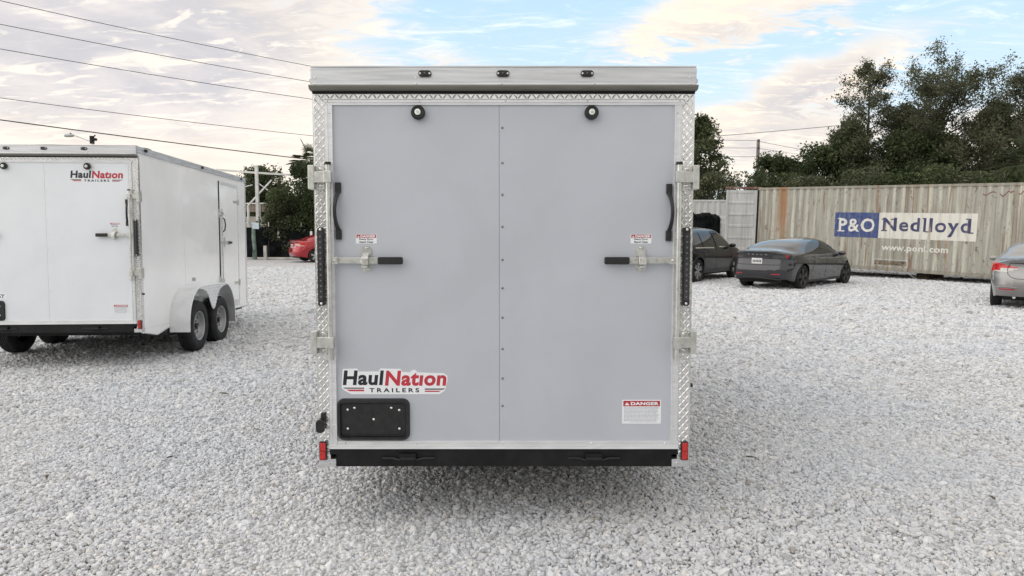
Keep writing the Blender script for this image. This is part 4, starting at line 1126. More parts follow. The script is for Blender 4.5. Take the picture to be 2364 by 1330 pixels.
# ---------------------------------------------------------------- shipping containers
def rust_mat(name, base, rust_amt, streak=1.0):
    m = bpy.data.materials.new(name); m.use_nodes = True; t = NT(m.node_tree); b = t.n['Principled BSDF']
    b.inputs['Roughness'].default_value = .62
    tc = t.new('ShaderNodeTexCoord').outputs['Object']
    fade = t.noise(t.vm('MULTIPLY', tc, (1, 1, .35)), 1.3, 5, .6)
    col = t.mix(t.ramp(fade, .3, .7), c4(tuple(x*.86 for x in base)), c4(tuple(min(1, x*1.1) for x in base)))
    st = t.noise(t.vm('MULTIPLY', tc, (7, 1, .38)), 1.0, 6, .65, .4)
    col = t.mix(t.m('MULTIPLY', t.ramp(st, .44, .58), .62*streak), col, c4((.24, .23, .195)))
    st2 = t.noise(t.vm('ADD', t.vm('MULTIPLY', tc, (5, 1, .22)), (4, 0, 9)), 1.1, 7, .7, .6)
    col = t.mix(t.m('MULTIPLY', t.ramp(st2, .545, .61), .8*rust_amt), col, c4((.23, .105, .045)))
    sp = t.noise(t.vm('MULTIPLY', tc, (3, 1, 1.3)), 3.2, 8, .75, .8)
    col = t.mix(t.m('MULTIPLY', t.ramp(sp, .575, .62), .9*rust_amt), col, c4((.13, .065, .04)))
    if rust_amt > .6:      # corrugation grooves darkened in the colour: painted shade together with grime
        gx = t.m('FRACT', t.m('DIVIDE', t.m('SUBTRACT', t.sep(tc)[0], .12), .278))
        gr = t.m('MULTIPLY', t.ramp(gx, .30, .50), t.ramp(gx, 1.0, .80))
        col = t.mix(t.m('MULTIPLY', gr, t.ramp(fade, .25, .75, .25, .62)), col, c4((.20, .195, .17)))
    if rust_amt > .6:      # one broad rust run below the top rail near the door end
        x, y, z = t.sep(tc)
        run = t.ramp(t.m('ABSOLUTE', t.m('SUBTRACT', x, t.m('ADD', 1.02, t.m('MULTIPLY', st, .18)))), .32, .06)
        col = t.mix(t.m('MULTIPLY', run, t.ramp(z, .7, 2.0, .35, .85)), col, c4((.30, .15, .06)))
    t.put(b.inputs['Base Color'], col)
    bn = t.new('ShaderNodeBump'); bn.inputs['Strength'].default_value = .4; bn.inputs['Distance'].default_value = .006
    t.put(bn.inputs['Height'], t.m('ADD', sp, t.m('MULTIPLY', t.noise(tc, 1.1, 3, .5), 9.0))); t.l.new(bn.outputs[0], b.inputs['Normal'])
    return m


def worn(name, col, under, lo=.60, hi=.66):
    lo -= .045; hi -= .03
    m = bpy.data.materials.new(name); m.use_nodes = True; t = NT(m.node_tree); b = t.n['Principled BSDF']; b.inputs['Roughness'].default_value = .55
    tc = t.new('ShaderNodeTexCoord').outputs['Object']
    n1 = t.noise(t.vm('MULTIPLY', tc, (6, 1, .5)), 1.2, 7, .7, .5); n2 = t.noise(tc, 9, 6, .7)
    c = t.mix(t.m('MULTIPLY', t.ramp(n2, .4, .8), .25), c4(col), c4(under))
    c = t.mix(t.ramp(n1, lo, hi, 0, .85), c, c4(under))
    t.put(b.inputs['Base Color'], c)
    return m


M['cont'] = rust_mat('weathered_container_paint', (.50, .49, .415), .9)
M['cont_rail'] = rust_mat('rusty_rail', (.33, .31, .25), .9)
M['cont_top'] = worn('rusty_top_edge', (.16, .055, .04), (.30, .26, .22), .5, .7)
M['cont_white'] = rust_mat('white_container_paint', (.62, .63, .62), .15, .4)
M['cont_door'] = rust_mat('container_door_paint', (.55, .56, .56), .2, .5)
M['logo_blue'] = worn('faded_blue', (.035, .065, .21), (.36, .34, .27), .60, .68)
M['logo_white'] = worn('faded_white', (.68, .67, .61), (.42, .38, .30), .58, .70)
M['logo_ink'] = worn('faded_navy_letters', (.035, .04, .12), (.38, .32, .26), .60, .70)
M['logo_www'] = worn('faded_white_letters', (.72, .71, .66), (.42, .41, .34), .60, .70)

PIT = .278


def corr(x):
    """depth of the corrugated wall at position x along it (0 = outermost)"""
    u = ((x-.12) % PIT)/PIT
    if u < .26: return 0.0
    if u < .50: return (u-.26)/.24*.036
    if u < .76: return .036
    return (1-u)/.24*.036


def corr_breaks(x0, x1):
    r = []; k = math.floor((x0-.12)/PIT)-1
    while .12+k*PIT < x1:
        for u in (0, .26, .50, .76):
            x = .12+(k+u)*PIT
            if x0 < x < x1: r.append(x)
        k += 1
    return sorted(r)


def drape(name, V, F, mt, parent, proud):
    """painted-on shape cut at every fold of the corrugation and laid against the steel"""
    import bmesh
    bm = bmesh.new(); vs = [bm.verts.new(v) for v in V]
    for f in F:
        try: bm.faces.new([vs[i] for i in f])
        except ValueError: pass
    xs = [v[0] for v in V]
    for x in corr_breaks(min(xs), max(xs)):
        bmesh.ops.bisect_plane(bm, geom=bm.verts[:]+bm.edges[:]+bm.faces[:], plane_co=(x, 0, 0), plane_no=(1, 0, 0), dist=1e-5)
    for v in bm.verts: v.co.y = corr(v.co.x)-proud
    me = bpy.data.meshes.new(name); bm.to_mesh(me); bm.free(); me.materials.append(mt)
    o = bpy.data.objects.new(name, me); COL.objects.link(o); o.parent = parent
    return o


def container(name, label, loc, rot, L, H, m_wall, m_rail, group=None, open_door=False, logo=False, Wd=2.44):
    R_ = empty(name, loc, rot); tag(R_, label, 'shipping container', group)
    br = [.10]+corr_breaks(.10, L-.10)+[L-.10]
    for yy, sg, nm in ((.0, 1, 'corrugated_wall'), (Wd, -1, 'corrugated_wall')):
        V = []; F = []
        for i, x in enumerate(br):
            y = yy+sg*(corr(x)+.020) if sg > 0 else yy-corr(x)-.020
            V += [(x, y-(.0 if sg < 0 else 0), .16), (x, y, H-.10)]
        for i in range(len(br)-1): F.append((2*i, 2*i+2, 2*i+3, 2*i+1))
        MB().add(V, F).build(nm, m_wall, R_)
    MB().box(.09, L-.09, .10, Wd-.10, .15, H-.03).build('inner_shell', M['dark'], R_)
    for y0 in (0, Wd-.10):
        MB().box(.09, L-.09, y0, y0+.06, .045, .159).build('bottom_rail', m_rail, R_, bevel=.006)
        MB().box(.09, L-.09, y0+.01, y0+.07, H-.099, H-.02).build('top_rail', m_rail, R_, bevel=.006)
    for x0 in (0, L-.16):
        for y0 in (0, Wd-.16):
            MB().box(x0+.01, x0+.15, y0+.01, y0+.15, .12, H-.12).build('corner_post', m_rail, R_, bevel=.01)
            for z0 in (0, H-.12): MB().box(x0, x0+.165, y0-.002, y0+.162, z0, z0+.12).build('corner_casting', m_rail, R_, bevel=.012)
    MB().box(.10, L-.10, .05, Wd-.05, H-.045, H-.012).build('roof', m_rail, R_)
    m = MB()
    for k in range(int(L/.30)): m.box(.2+k*.30, .28+k*.30, .12, Wd-.12, .03, .13)
    m.build('floor_beams', M['dark'], R_); kids(R_)[-1]['kind'] = 'stuff'
    for o in kids(R_):
        if o.name.split('.')[0] == 'floor_beams': o['kind'] = 'stuff'
    return R_


cH = 2.89
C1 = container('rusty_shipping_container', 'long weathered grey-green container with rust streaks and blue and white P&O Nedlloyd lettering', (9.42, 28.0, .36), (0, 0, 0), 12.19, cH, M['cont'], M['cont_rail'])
C1.rotation_euler = (Matrix.Rotation(math.radians(-52.9), 4, 'Z') @ Matrix.Rotation(math.radians(1.42), 4, 'Y')).to_euler()
# forklift pocket outline, painted panel and lettering
T0 = empty('shipping_line_lettering'); T0.parent = C1
lz0, lz1 = 1.12, 1.97
def quad(x0, x1, z0, z1): return [(x0, 0, z0), (x1, 0, z0), (x1, 0, z1), (x0, 0, z1)], [(0, 1, 2, 3)]
q = quad(3.18, 4.70, lz0, lz1); drape('blue_panel', q[0], q[1], M['logo_blue'], T0, -.016)
q = quad(4.705, 7.68, lz0, lz1); drape('white_panel', q[0], q[1], M['logo_white'], T0, -.016)


def serif_text(s, x0, x1, z0, z1, zb, zt_, mt, stems):
    """bold lettering with slab serifs added at the given stem feet / heads"""
    V, F = text_geo(s, x0, x1, z0, z1, .022, 0, 1.15)
    drape('lettering', V, F, mt, T0, -.012)
    for (a, b, z) in stems:
        qv = quad(a, b, z-.018, z+.018); drape('serif', qv[0], qv[1], mt, T0, -.0105)


serif_text('P&O', 3.32, 4.58, 1.31, 1.77, 0, 0, M['logo_www'], [(3.28, 3.55, 1.325), (3.28, 3.42, 1.755)])
serif_text('Nedlloyd', 4.86, 7.50, 1.23, 1.81, 0, 0, M['logo_ink'], [(4.80, 4.99, 1.375), (4.80, 4.95, 1.755), (5.10, 5.28, 1.755), (6.09, 6.21, 1.795), (6.20, 6.34, 1.375), (7.36, 7.46, 1.795), (7.44, 7.58, 1.375)])
V, F = text_geo('www.ponl.com', 4.86, 6.92, .66, .93, .03, 0, 1.1); drape('lettering', V, F, M['logo_www'], T0, -.012)
for a, b, c_, d_ in ((4.6, 5.75, .40, .43), (4.6, 4.63, .22, .40), (5.72, 5.75, .22, .40)):
    q = quad(a, b, c_, d_); drape('pocket_outline', q[0], q[1], M['cont_door'], C1, -.017)
q = quad(4.66, 5.70, .24, .38); drape('rusty_patch', q[0], q[1], mat('bare_rust', (.20, .16, .12), .8, var=.3, vscale=9), C1, -.0175)
rr_ = random.Random(5)      # scrawled red marker near the top, reads only as a scribble
gm = MB(); xx = 7.75
while xx < 9.6:
    n_ = rr_.choice((3, 4, 5)); pr_ = (xx, 2.56)
    for k in range(n_):
        nx = (xx+.07*(k+1), 2.56+rr_.uniform(-.09, .09)); dx_, dz_ = nx[0]-pr_[0], nx[1]-pr_[1]; l_ = math.hypot(dx_, dz_); ex, ez = -dz_/l_*.012, dx_/l_*.012
        gm.add([(pr_[0]+ex, 0, pr_[1]+ez), (pr_[0]-ex, 0, pr_[1]-ez), (nx[0]-ex, 0, nx[1]-ez), (nx[0]+ex, 0, nx[1]+ez)], [(0, 1, 2, 3)]); pr_ = nx
    xx += .07*n_+.11
drape('red_scrawl', gm.v, gm.f, mat('red_marker', (.18, .03, .025), .6), C1, -.0165)
# open end door, swung round to face the yard
dr = empty('container_door'); dr.parent = C1; dr.rotation_mode = 'XYZ'
dr.rotation_euler = (0, 0, math.radians(52.9-6)); dr.location = (0, .0, 0)
MB().box(-1.13, -.02, -.03, .03, .14, cH-.13).build('door_leaf', M['cont_door'], dr, bevel=.004)
for (a, b, c_, d_) in ((-1.15, -1.06, .12, cH-.11), (-.09, .0, .12, cH-.11)): MB().box(a, b, -.055, .04, c_, d_).build('door_edge', M['cont_door'], dr, bevel=.006)
MB().box(-1.06, -.09, -.050, .04, cH-.22, cH-.11).build('door_edge', M['cont_door'], dr, bevel=.006)
MB().box(-1.06, -.09, -.050, .04, .12, .22).build('door_edge', M['cont_door'], dr, bevel=.006)
for z in (.50, .95, 1.40, 1.85, 2.30): MB().prism([(-.030, z-.06), (-.052, z-.035), (-.052, z+.035), (-.030, z+.06)], -1.05, -.10, 'x').build('door_rib', M['cont_door'], dr, fixn=True)
MB().box(-1.18, .10, -.04, .05, cH-.06, cH+.02).build('top_strip', M['cont_top'], dr)
MB().box(-.0, .10, -.06, .02, .14, cH-.10).build('gasket_and_shade_strip', M['blackpaint'], dr)  # black strip standing in for the corner post's shadow beside the open door
for x, s_ in ((.1, .36), (4.0, .26), (8.0, .16), (11.8, .07)):
    pass
for i, x in enumerate((.35, 6.0, 11.7)):
    p = C1.rotation_euler.to_matrix() @ Vector((x, 1.1, 0)) + Vector(C1.location)
    h_ = max(.06, p.z); b = MB().box(-.55, .55, -.20, .20, -.005, h_-.004).build('timber_block', M['wood'], None, bevel=.01)
    b.location = (p.x, p.y, 0); b.rotation_euler = (0, 0, math.radians(37)); tag(b, ('timber block propping the door end of the rusty container', 'timber block under the middle of the rusty container', 'timber block under the far right end of the rusty container')[i], 'timber block')
p = at(1665, 598, 32.0)
C2 = container('white_shipping_container', 'white corrugated container standing behind the black sport utility vehicle', (5.4, 32.0, .02), (0, 0, 0), 6.06, 2.92, M['cont_white'], M['cont_white'])
# grey-white cord lying from the container to the gravel
a = at(2080, 617, 23.2); b_ = at(2150, 643, 22.4)
MB().tube([tuple(Vector(a).lerp(Vector((b_.x, b_.y, .012)), t)+Vector((0, 0, -.12*math.sin(math.pi*t)))) for t in np.linspace(0, 1, 10)], .008, 6).build('cord', M['rim'])
tag(bpy.data.objects['cord'], 'thin pale cord hanging from the rusty container down to the gravel', 'cord')

# stake trailer with a black tarp between the cars and the white container
R_ = empty('stake_trailer', (8.45, 30.3, 0)); tag(R_, 'stake-sided trailer under a black tarp in front of the white container', 'trailer')
MB().box(-2.4, .75, -.8, .8, .50, .62).build('deck', M['blackpaint'], R_)
V = []; F = []; n = 40; hh = [2.25+.05*math.sin(i*1.7)+.04*math.sin(i*.6+1) for i in range(n+1)]
for i in range(n+1):
    x = -2.4+2.45*i/n; V += [(x, -.86+.03*math.sin(i*2.1), .55), (x, -.82, hh[i]-.1), (x, -.6, hh[i]), (x, .7, hh[i]+.04*math.sin(i))]
for i in range(n):
    for k in range(3): F.append((4*i+k, 4*i+4+k, 4*i+5+k, 4*i+1+k))
MB().add(V, F).build('tarp', M['mesh_black'], R_, smooth=True)
for z in (.9, 1.25, 1.6, 1.92, 2.12): MB().box(.06, .72, -.80, -.76, z-.05, z+.05).build('rail', M['white_paint'], R_)
for x in (.10, .66): MB().box(x-.03, x+.03, -.755, -.70, .6, 2.2).build('stake', M['white_paint'], R_)
for x in (-1.6, -.7):
    for s_ in (-1, 1):
        wheel_car(R_, (x, s_*.75, .33), .33, .2, s_, 'five', M['rim'])

# ---------------------------------------------------------------- left background: fence, gantry, lamp, poles, wires
fy = 38.8
F_ = empty('mesh_fence', (-16.4, fy, 0)); tag(F_, 'black privacy-mesh fence along the back of the yard, left of the red car', 'fence')
x = 0; k = 0
while x < 10.4:
    wv = 1.75 if k else 1.55; V = []; F = []; n = 16
    for i in range(n+1):
        u = x+wv*i/n; V += [(u, .03*math.sin(u*5+k), .10), (u, .05*math.sin(u*3.3+k), 1.05), (u, .02*math.sin(u*7), 1.98-.03*math.sin(math.pi*i/n)-(.25 if k > 0 else 0))]
    for i in range(n):
        for q in range(2): F.append((3*i+q, 3*i+3+q, 3*i+4+q, 3*i+1+q))
    MB().add(V, F).build('mesh_panel', M['mesh_black'], F_, smooth=True)
    MB().cyl((x, .06, 0), (x, .06, 1.98), .03, 8).build('fence_post', M['galv'], F_)
    if k in (2, 3, 4): MB().box(x+.5, x+.62, -.07, -.055, 1.15, 1.50).build('torn_tag', M['sticker'], F_)
    x += wv; k += 1
MB().cyl((0, .06, 1.95), (2.2, .06, 1.95), .03, 8).build('top_rail', M['white_paint'], F_)
# dark green gate post with peeling paint
g_ = empty('gate_post', tuple(at(588, 600, 38.3))); g_.location.z = 0; tag(g_, 'peeling green gate post at the opening of the black fence', 'gate post')
MB().tube([(0, 0, 0), (.02, 0, .6), (-.02, 0, 1.1), (0, 0, 1.9)], [.13, .10, .11, .09], 10).build('post', M['green_paint'], g_, smooth=True)
MB().box(-.10, .10, -.06, .06, 1.9, 1.96).build('cap', M['white_paint'], g_)
MB().box(-.02, .32, -.14, -.11, 1.62, 1.95).build('pale_sign', mat('pale_blue_sign', (.50, .60, .66), .5), g_)
o = MB().box(-.075, .075, -.075, .075, 0, .74).build('bollard', M['concrete'], None, bevel=.01); pp = at(613, 600, 37.9); o.location = (pp.x, 37.9, 0); tag(o, 'short square concrete post in front of the black fence', 'bollard')
o = MB().box(-3.6, 4.8, -.08, .08, 0, .12).build('kerb', M['concrete'], None, bevel=.02); o.location = (-9.9, 38.2, 0); tag(o, 'long pale concrete kerb at the foot of the black fence', 'kerb')
o = MB().box(-9, 9, -.06, .06, 0, 2.35).build('boundary_wall', mat('pale_block_wall', (.50, .48, .44), .9, var=.1, vscale=1.5), None); o.location = (-15.5, 44, 0); tag(o, 'low pale wall seen over the black fence', 'wall')
B_ = empty('chain_link_fence', (-22, 43.4, 0)); tag(B_, 'tan slatted fence with white top rail above the pale wall', 'fence')
MB().box(0, 11.5, .0, .03, 2.62, 3.1).build('slat_screen', mat('tan_screen', (.24, .20, .16), .9, var=.2, vscale=3, stretch=(9, 1, .3)), B_)
MB().cyl((0, -.05, 3.12), (11.5, -.05, 3.12), .04, 8).build('top_rail', M['white_paint'], B_)
for i in range(6): MB().cyl((.3+2.2*i, -.06, 0), (.3+2.2*i, -.06, 3.1), .035, 8).build('fence_post', M['white_paint'], B_)
# white steel gantry behind the fence
gy = 41.0
G_ = empty('steel_gantry', (0, gy, 0)); tag(G_, 'white steel gantry frame with diagonal braces behind the black fence', 'gantry')
def W3(px, py, Y=gy): v = at(px, py, Y); return (v.x, Y-gy, v.z)
top = W3(592, 383); MB().box(top[0]-.085, top[0]+.085, -.085, .085, 0, top[2]).build('column', M['white_paint'], G_, bevel=.01)
MB().tube([W3(500, 392), W3(592, 399), W3(690, 405)], .075, 4).build('beam', M['white_paint'], G_)
MB().tube([W3(573, 474), W3(627, 416)], .055, 4).build('brace', M['white_paint'], G_)
MB().tube([W3(592, 420), W3(655, 465), W3(668, 462)], .03, 5).build('tie_rod', M['white_paint'], G_)
MB().tube([W3(562, 432), W3(583, 427)], .03, 5).build('tie_rod', M['white_paint'], G_)
c0_ = W3(573, 474); MB().cyl((c0_[0], 0, 0), c0_, .07, 8).build('column', M['white_paint'], G_)
c0_ = W3(480, 392); MB().cyl((c0_[0], 0, 0), (c0_[0], 0, c0_[2]), .1, 8).build('column', M['white_paint'], G_)
# street lamp and signal head on one pole, only the top shows above the white trailer
ly = 40.0; lp = at(215, 330, ly)
S_ = empty('street_lamp', (lp.x, ly, 0)); tag(S_, 'street lamp on a long bent arm rising behind the white trailer', 'street lamp')
def L3(px, py): v = at(px, py, ly); return (v.x-lp.x, 0, v.z)
zt_ = L3(215, 330)[2]
MB().tube([(0, 0, 0), (0, 0, zt_-.1)], [.14, .09], 10).build('pole', M['greypole'], S_)
MB().tube([L3(210, 326), L3(200, 323), L3(177, 314), L3(170, 313)], .035, 6).build('arm', M['galv'], S_)
a0, a1 = L3(148, 314), L3(172, 313)
MB().tube([a0, Vector(a0).lerp(Vector(a1), .2)+Vector((0, 0, .02)), Vector(a0).lerp(Vector(a1), .7)+Vector((0, 0, .01)), a1], [.03, .10, .10, .04], 10).build('lamp_head', M['rim'], S_, smooth=True)
q0 = L3(163, 311); MB().cyl(q0, (q0[0], 0, q0[2]+.10), .04, 8).build('photocell', M['hubdark'], S_)
a0, a1 = L3(209, 314), L3(215, 330); MB().box(a0[0], a1[0]+.02, -.12, .12, a1[2]-.05, a0[2]).build('control_box', M['blackpaint'], S_, bevel=.01)
a0, a1 = L3(216, 319), L3(223, 325); MB().box(a0[0]-.03, a1[0], -.1, .1, a1[2], a0[2]).build('signal_head', M['blackpaint'], S_, bevel=.03)
MB().tube([L3(213, 319), L3(220, 312)], .035, 6).build('bracket', M['blackpaint'], S_)

UG = 'wooden utility poles'
def pole(px, Y, ztop, label):
    v = at(px, 523, Y); P_ = empty('utility_pole', (v.x, Y, 0)); tag(P_, label, 'utility pole', UG)
    MB().tube([(0, 0, 0), (0, 0, ztop*.5), (0, 0, ztop)], [.17, .15, .11], 12).build('shaft', M['greypole'], P_, smooth=True)
    return P_, Vector((v.x, Y, 0))
pR, vR = pole(1745, 52.0, at(1745, 322, 52).z, 'grey wooden utility pole rising above the trees right of the grey trailer')
for py in (325, 342, 362):
    z = at(1745, py, 52).z; MB().cyl((-.05, -.13, z), (.05, -.13, z), .05, 8).build('insulator', M['hubdark'], pR)
pM, vM = pole(1330, 47.0, at(1330, 230, 47).z, 'utility pole standing directly behind the grey trailer')
pL, vL = pole(-560, 24.0, 10.6, 'utility pole beyond the left edge of the view')
def wire(A, B, sag, r, label, name='power_line'):
    A, B = Vector(A), Vector(B)
    pts = [A.lerp(B, t)+Vector((0, 0, -4*sag*t*(1-t))) for t in np.linspace(0, 1, 40)]
    o = MB().tube(pts, r, 5).build(name, M['wire']); tag(o, label, 'power line', 'overhead power lines')
names = ['topmost overhead line, leaving the top edge of the sky at the left', 'second overhead line from the top over the white trailer', 'third overhead line from the top over the white trailer', 'fourth overhead line from the top, thin and flat', 'lowest and thickest black overhead line above the white trailer']
for (xa, ya, xb, yb), r, nm, sg in zip(((90, 0, 860, 155), (0, 40, 720, 168), (0, 97, 722, 208), (0, 212, 725, 295), (0, 268, 725, 358)), (.013, .013, .013, .012, .022), names, (.55, .45, .45, .4, .25)):
    sl = (yb-ya)/(xb-xa); f0 = lambda x_: ya+sl*(x_-xa)
    Lp = at(-560, f0(-560), 24); Rp = at(1330, f0(1330), 47)
    wire((Lp.x, 24, Lp.z), (Rp.x, 47, Rp.z), sg, r, nm)
for py0, py1, py2, nm in ((318, 325, 346, 'top'), (337, 342, 352, 'middle'), (358, 362, 366, 'lowest')):
    A = at(1560, py0, 48.5); B = at(1742, py1, 52); Cc = at(1960, py2+18, 62)
    wire((A.x, 48.5, A.z), (B.x, 51.87, B.z), .05, .014, nm+' thin line running left from the right-hand utility pole')
    wire((B.x, 51.87, B.z), (Cc.x, 62, Cc.z), .05, .014, nm+' thin line running right from the right-hand utility pole into the trees')
A = at(1560, 321, 46); B = at(2300, 252, 40); wire((A.x, 46, A.z), (B.x, 40, B.z), .1, .015, 'single line rising to the right from the grey trailer into the tall trees')

# few dry leaves lying on the gravel
for i, (px, py, s_) in enumerate(((516, 917, .035), (2288, 1162, .035), (1733, 1067, .03), (395, 1066, .022), (110, 1112, .025))):
    el_ = math.atan((py-665)/1660)+PITCH; Y = CAM_H/math.tan(el_)
    v = at(px, py, Y); m = MB(); m.add([(-s_*1.6, 0, 0), (-s_*.5, -s_*.5, .008), (s_*.8, -s_*.4, .012), (s_*1.7, 0, .004), (s_*.8, s_*.45, .012), (-s_*.5, s_*.5, .01), (0, 0, .002)], [(0, 1, 6), (1, 2, 6), (2, 3, 6), (3, 4, 6), (4, 5, 6), (5, 0, 6)])
    o = m.build('fallen_leaf', mat('dry_leaf_%d' % i, (.10, .085, .05) if i else (.11, .12, .06), .8, var=.3, vscale=40)); o.location = (v.x, Y, .034); o.rotation_euler = (.1, .15, i*1.3)
    tag(o, ('olive fallen leaf on the gravel left of the grey trailer', 'grey curled leaf on the gravel at the far right foreground', 'small dark leaf just right of the grey trailer corner', 'small dark leaf in the left foreground gravel', 'dull leaf at the far left of the foreground gravel')[i], 'leaf', 'fallen leaves on the gravel')
# ---------------------------------------------------------------- trees, shrubs and palms
def leaf_mat(name, a, b, trans=.25):
    m = bpy.data.materials.new(name); m.use_nodes = True; t = NT(m.node_tree); p = t.n['Principled BSDF']
    p.inputs['Roughness'].default_value = .6; p.inputs['Specular IOR Level'].default_value = .25
    g_ = t.new('ShaderNodeNewGeometry'); r = g_.outputs['Random Per Island']
    tc = t.new('ShaderNodeTexCoord').outputs['Object']; n = t.noise(tc, .55, 3, .5)
    c = t.mix(t.m('ADD', t.m('MULTIPLY', r, .4), t.m('MULTIPLY', t.ramp(n, .40, .60), .6)), c4(a), c4(b))
    t.put(p.inputs['Base Color'], c)
    tr = t.new('ShaderNodeBsdfTranslucent'); t.put(tr.inputs[0], c); mx = t.new('ShaderNodeMixShader'); mx.inputs[0].default_value = trans
    out = t.n['Material Output']; t.l.new(p.outputs[0], mx.inputs[1]); t.l.new(tr.outputs[0], mx.inputs[2]); t.l.new(mx.outputs[0], out.inputs[0])
    return m


M['leaf_dark'] = leaf_mat('dark_leaves', (.024, .038, .015), (.090, .118, .048))
M['leaf_oak'] = leaf_mat('oak_leaves', (.030, .044, .018), (.115, .135, .062))
M['leaf_sparse'] = leaf_mat('sparse_leaves', (.050, .060, .030), (.165, .172, .105), .4)
M['leaf_brush'] = leaf_mat('brush_leaves', (.036, .046, .022), (.135, .145, .080))
M['leaf_palm'] = leaf_mat('palm_leaves', (.030, .042, .018), (.085, .10, .045))
M['bark'] = mat('grey_bark', (.085, .075, .062), .9, var=.3, vscale=8, stretch=(1, 1, .25))


def leaves(name, P, size, mt, parent, aspect=.5, droop=0.0):
    n = len(P); d = rng.normal(size=(n, 3)); d[:, 2] -= droop; d /= np.linalg.norm(d, axis=1)[:, None]
    e = rng.normal(size=(n, 3)); e -= d*(e*d).sum(1)[:, None]; e /= np.linalg.norm(e, axis=1)[:, None]
    s = size*np.exp(rng.normal(0, .3, n))[:, None]
    V = np.stack([P-d*s*.5, P+e*s*aspect*.5, P+d*s*.5, P-e*s*aspect*.5], 1).reshape(-1, 3)
    return raw_mesh(name, V, np.arange(4*n).reshape(n, 4), mt, parent)


def branch_mesh(segs, parent, name='trunk', mt=None):
    """segs: list of (points, radii)"""
    m = MB()
    for pts, rs in segs: m.tube(pts, list(rs), 6 if rs[0] > .04 else 3, caps=False)
    return m.build(name, mt or M['bark'], parent, smooth=True)


def grow(H, spread, first, nprim, seed, upright=.5, lean=(0, 0), twig=10, env=None, r0=.16, jag=.10):
    """tapered trunk, limbs and twigs; returns segments and the twig points that carry leaves"""
    R = random.Random(seed); segs = []; tips = []
    p = Vector((0, 0, 0)); d = Vector((lean[0], lean[1], 1)).normalized(); n = 14; pts = [p.copy()]; rad = [r0]
    for i in range(n):
        d = (d+Vector((R.uniform(-jag, jag), R.uniform(-jag, jag), .05))).normalized(); p = p+d*H/n*.97; pts.append(p.copy()); rad.append(r0*(1-(i+1)/n)**.8+.012)
    segs.append((pts, rad))
    for k in range(nprim):
        u = first+(1-first)*((k+R.random())/nprim); i = u*n; i0 = min(int(i), n-1); b = pts[i0].lerp(pts[i0+1], i-i0)
        e = env(u) if env else math.sin(math.pi*min(1, (u-first)/(1-first)*.85+.12))
        Lb = spread*e*R.uniform(.7, 1.15); a = k*2.399+R.uniform(-.5, .5)
        dd = Vector((math.cos(a), math.sin(a), upright*R.uniform(.5, 1.4))).normalized()
        q = b.copy(); bp = [q.copy()]; m_ = 7; br = [max(.018, rad[i0]*.55)]
        for j in range(m_):
            dd = (dd+Vector((R.uniform(-.25, .25), R.uniform(-.25, .25), R.uniform(-.12, .20)))).normalized(); q = q+dd*Lb/m_; bp.append(q.copy()); br.append(br[0]*(1-(j+1)/m_)+.007)
        segs.append((bp, br))
        for t in range(twig):
            v = R.uniform(.25, 1)*m_; v0 = min(int(v), m_-1); c = bp[v0].lerp(bp[v0+1], v-v0)
            td = Vector((R.gauss(0, 1), R.gauss(0, 1), R.gauss(.25, .8))).normalized(); tl = R.uniform(.25, .8)*max(.4, Lb*.40)
            tp = [c, c+td*tl*.5+Vector((0, 0, R.uniform(-.05, .08))), c+td*tl+Vector((0, 0, R.uniform(-.12, .12)))]
            segs.append((tp, [.011, .008, .005])); tips.append((tp[0], tp[1], tp[2]))
    return segs, tips


def leaf_points(tips, n, sc):
    T = np.array([[list(a), list(b), list(c)] for a, b, c in tips]); i = rng.integers(0, len(T), n); t = rng.random(n)**.6
    A = T[i, 0]+(T[i, 2]-T[i, 0])*t[:, None]
    return A+rng.normal(0, sc, (n, 3))


def tree(name, label, px, Y, py_top, spread, nleaf, size, mt, seed, first=.25, nprim=26, twig=12, upright=.5, sc=.16, env=None, lean=(0, 0), group='trees behind the containers', r0=.16, cat='tree', aspect=.5):
    v = at(px, 523, Y); H = at(px, py_top, Y).z
    R_ = empty(name, (v.x, Y, 0)); tag(R_, label, cat, group)
    segs, tips = grow(H, spread, first, nprim, seed, upright, lean, twig, env, r0)
    P = leaf_points(tips, nleaf, sc); k_ = H/P[:, 2].max(); P[:, 2] *= k_
    segs = [([Vector((q[0], q[1], q[2]*k_)) for q in a_], b_) for a_, b_ in segs]
    branch_mesh(segs, R_)
    leaves('crown', P, size, mt, R_, aspect)
    return R_


def shrub(name, label, px, Y, py_top, rx, nleaf, size, mt, seed, group='dense shrubs behind the containers', ry=1.6, cat='shrub'):
    v = at(px, 523, Y); H = at(px, py_top, Y).z
    R_ = empty(name, (v.x, Y, 0)); tag(R_, label, cat, group)
    R = random.Random(seed); C = []
    nb = 26
    for k in range(nb):
        a = R.uniform(0, 2*math.pi); rr = R.random()**.5; zz_ = R.uniform(.12, .93); w_ = (1-max(0, zz_-.45)**1.6*1.5)
        C.append((rx*rr*math.cos(a)*w_, ry*rr*math.sin(a)*w_, zz_*H, R.uniform(.32, .62)*min(rx, H*.4)))
    C.append((0, 0, H*.93, .3*min(rx, H*.4))); C = np.array(C)
    i = rng.integers(0, len(C), nleaf); d = rng.normal(size=(nleaf, 3)); d /= np.linalg.norm(d, axis=1)[:, None]
    P = C[i, :3]+d*(C[i, 3]*(rng.random(nleaf)**.35))[:, None]*np.array([1, 1, .8]); P[:, 2] = np.clip(P[:, 2], .05, H*1.02)
    segs = []
    for k in range(0, len(C), 2):
        c = Vector(C[k, :3]); segs.append(([Vector((c.x*.1, c.y*.1, 0)), Vector((c.x*.5, c.y*.5, c.z*.55)), c], [.06, .04, .012]))
    branch_mesh(segs, R_)
    leaves('crown', P, size, mt, R_)
    return R_


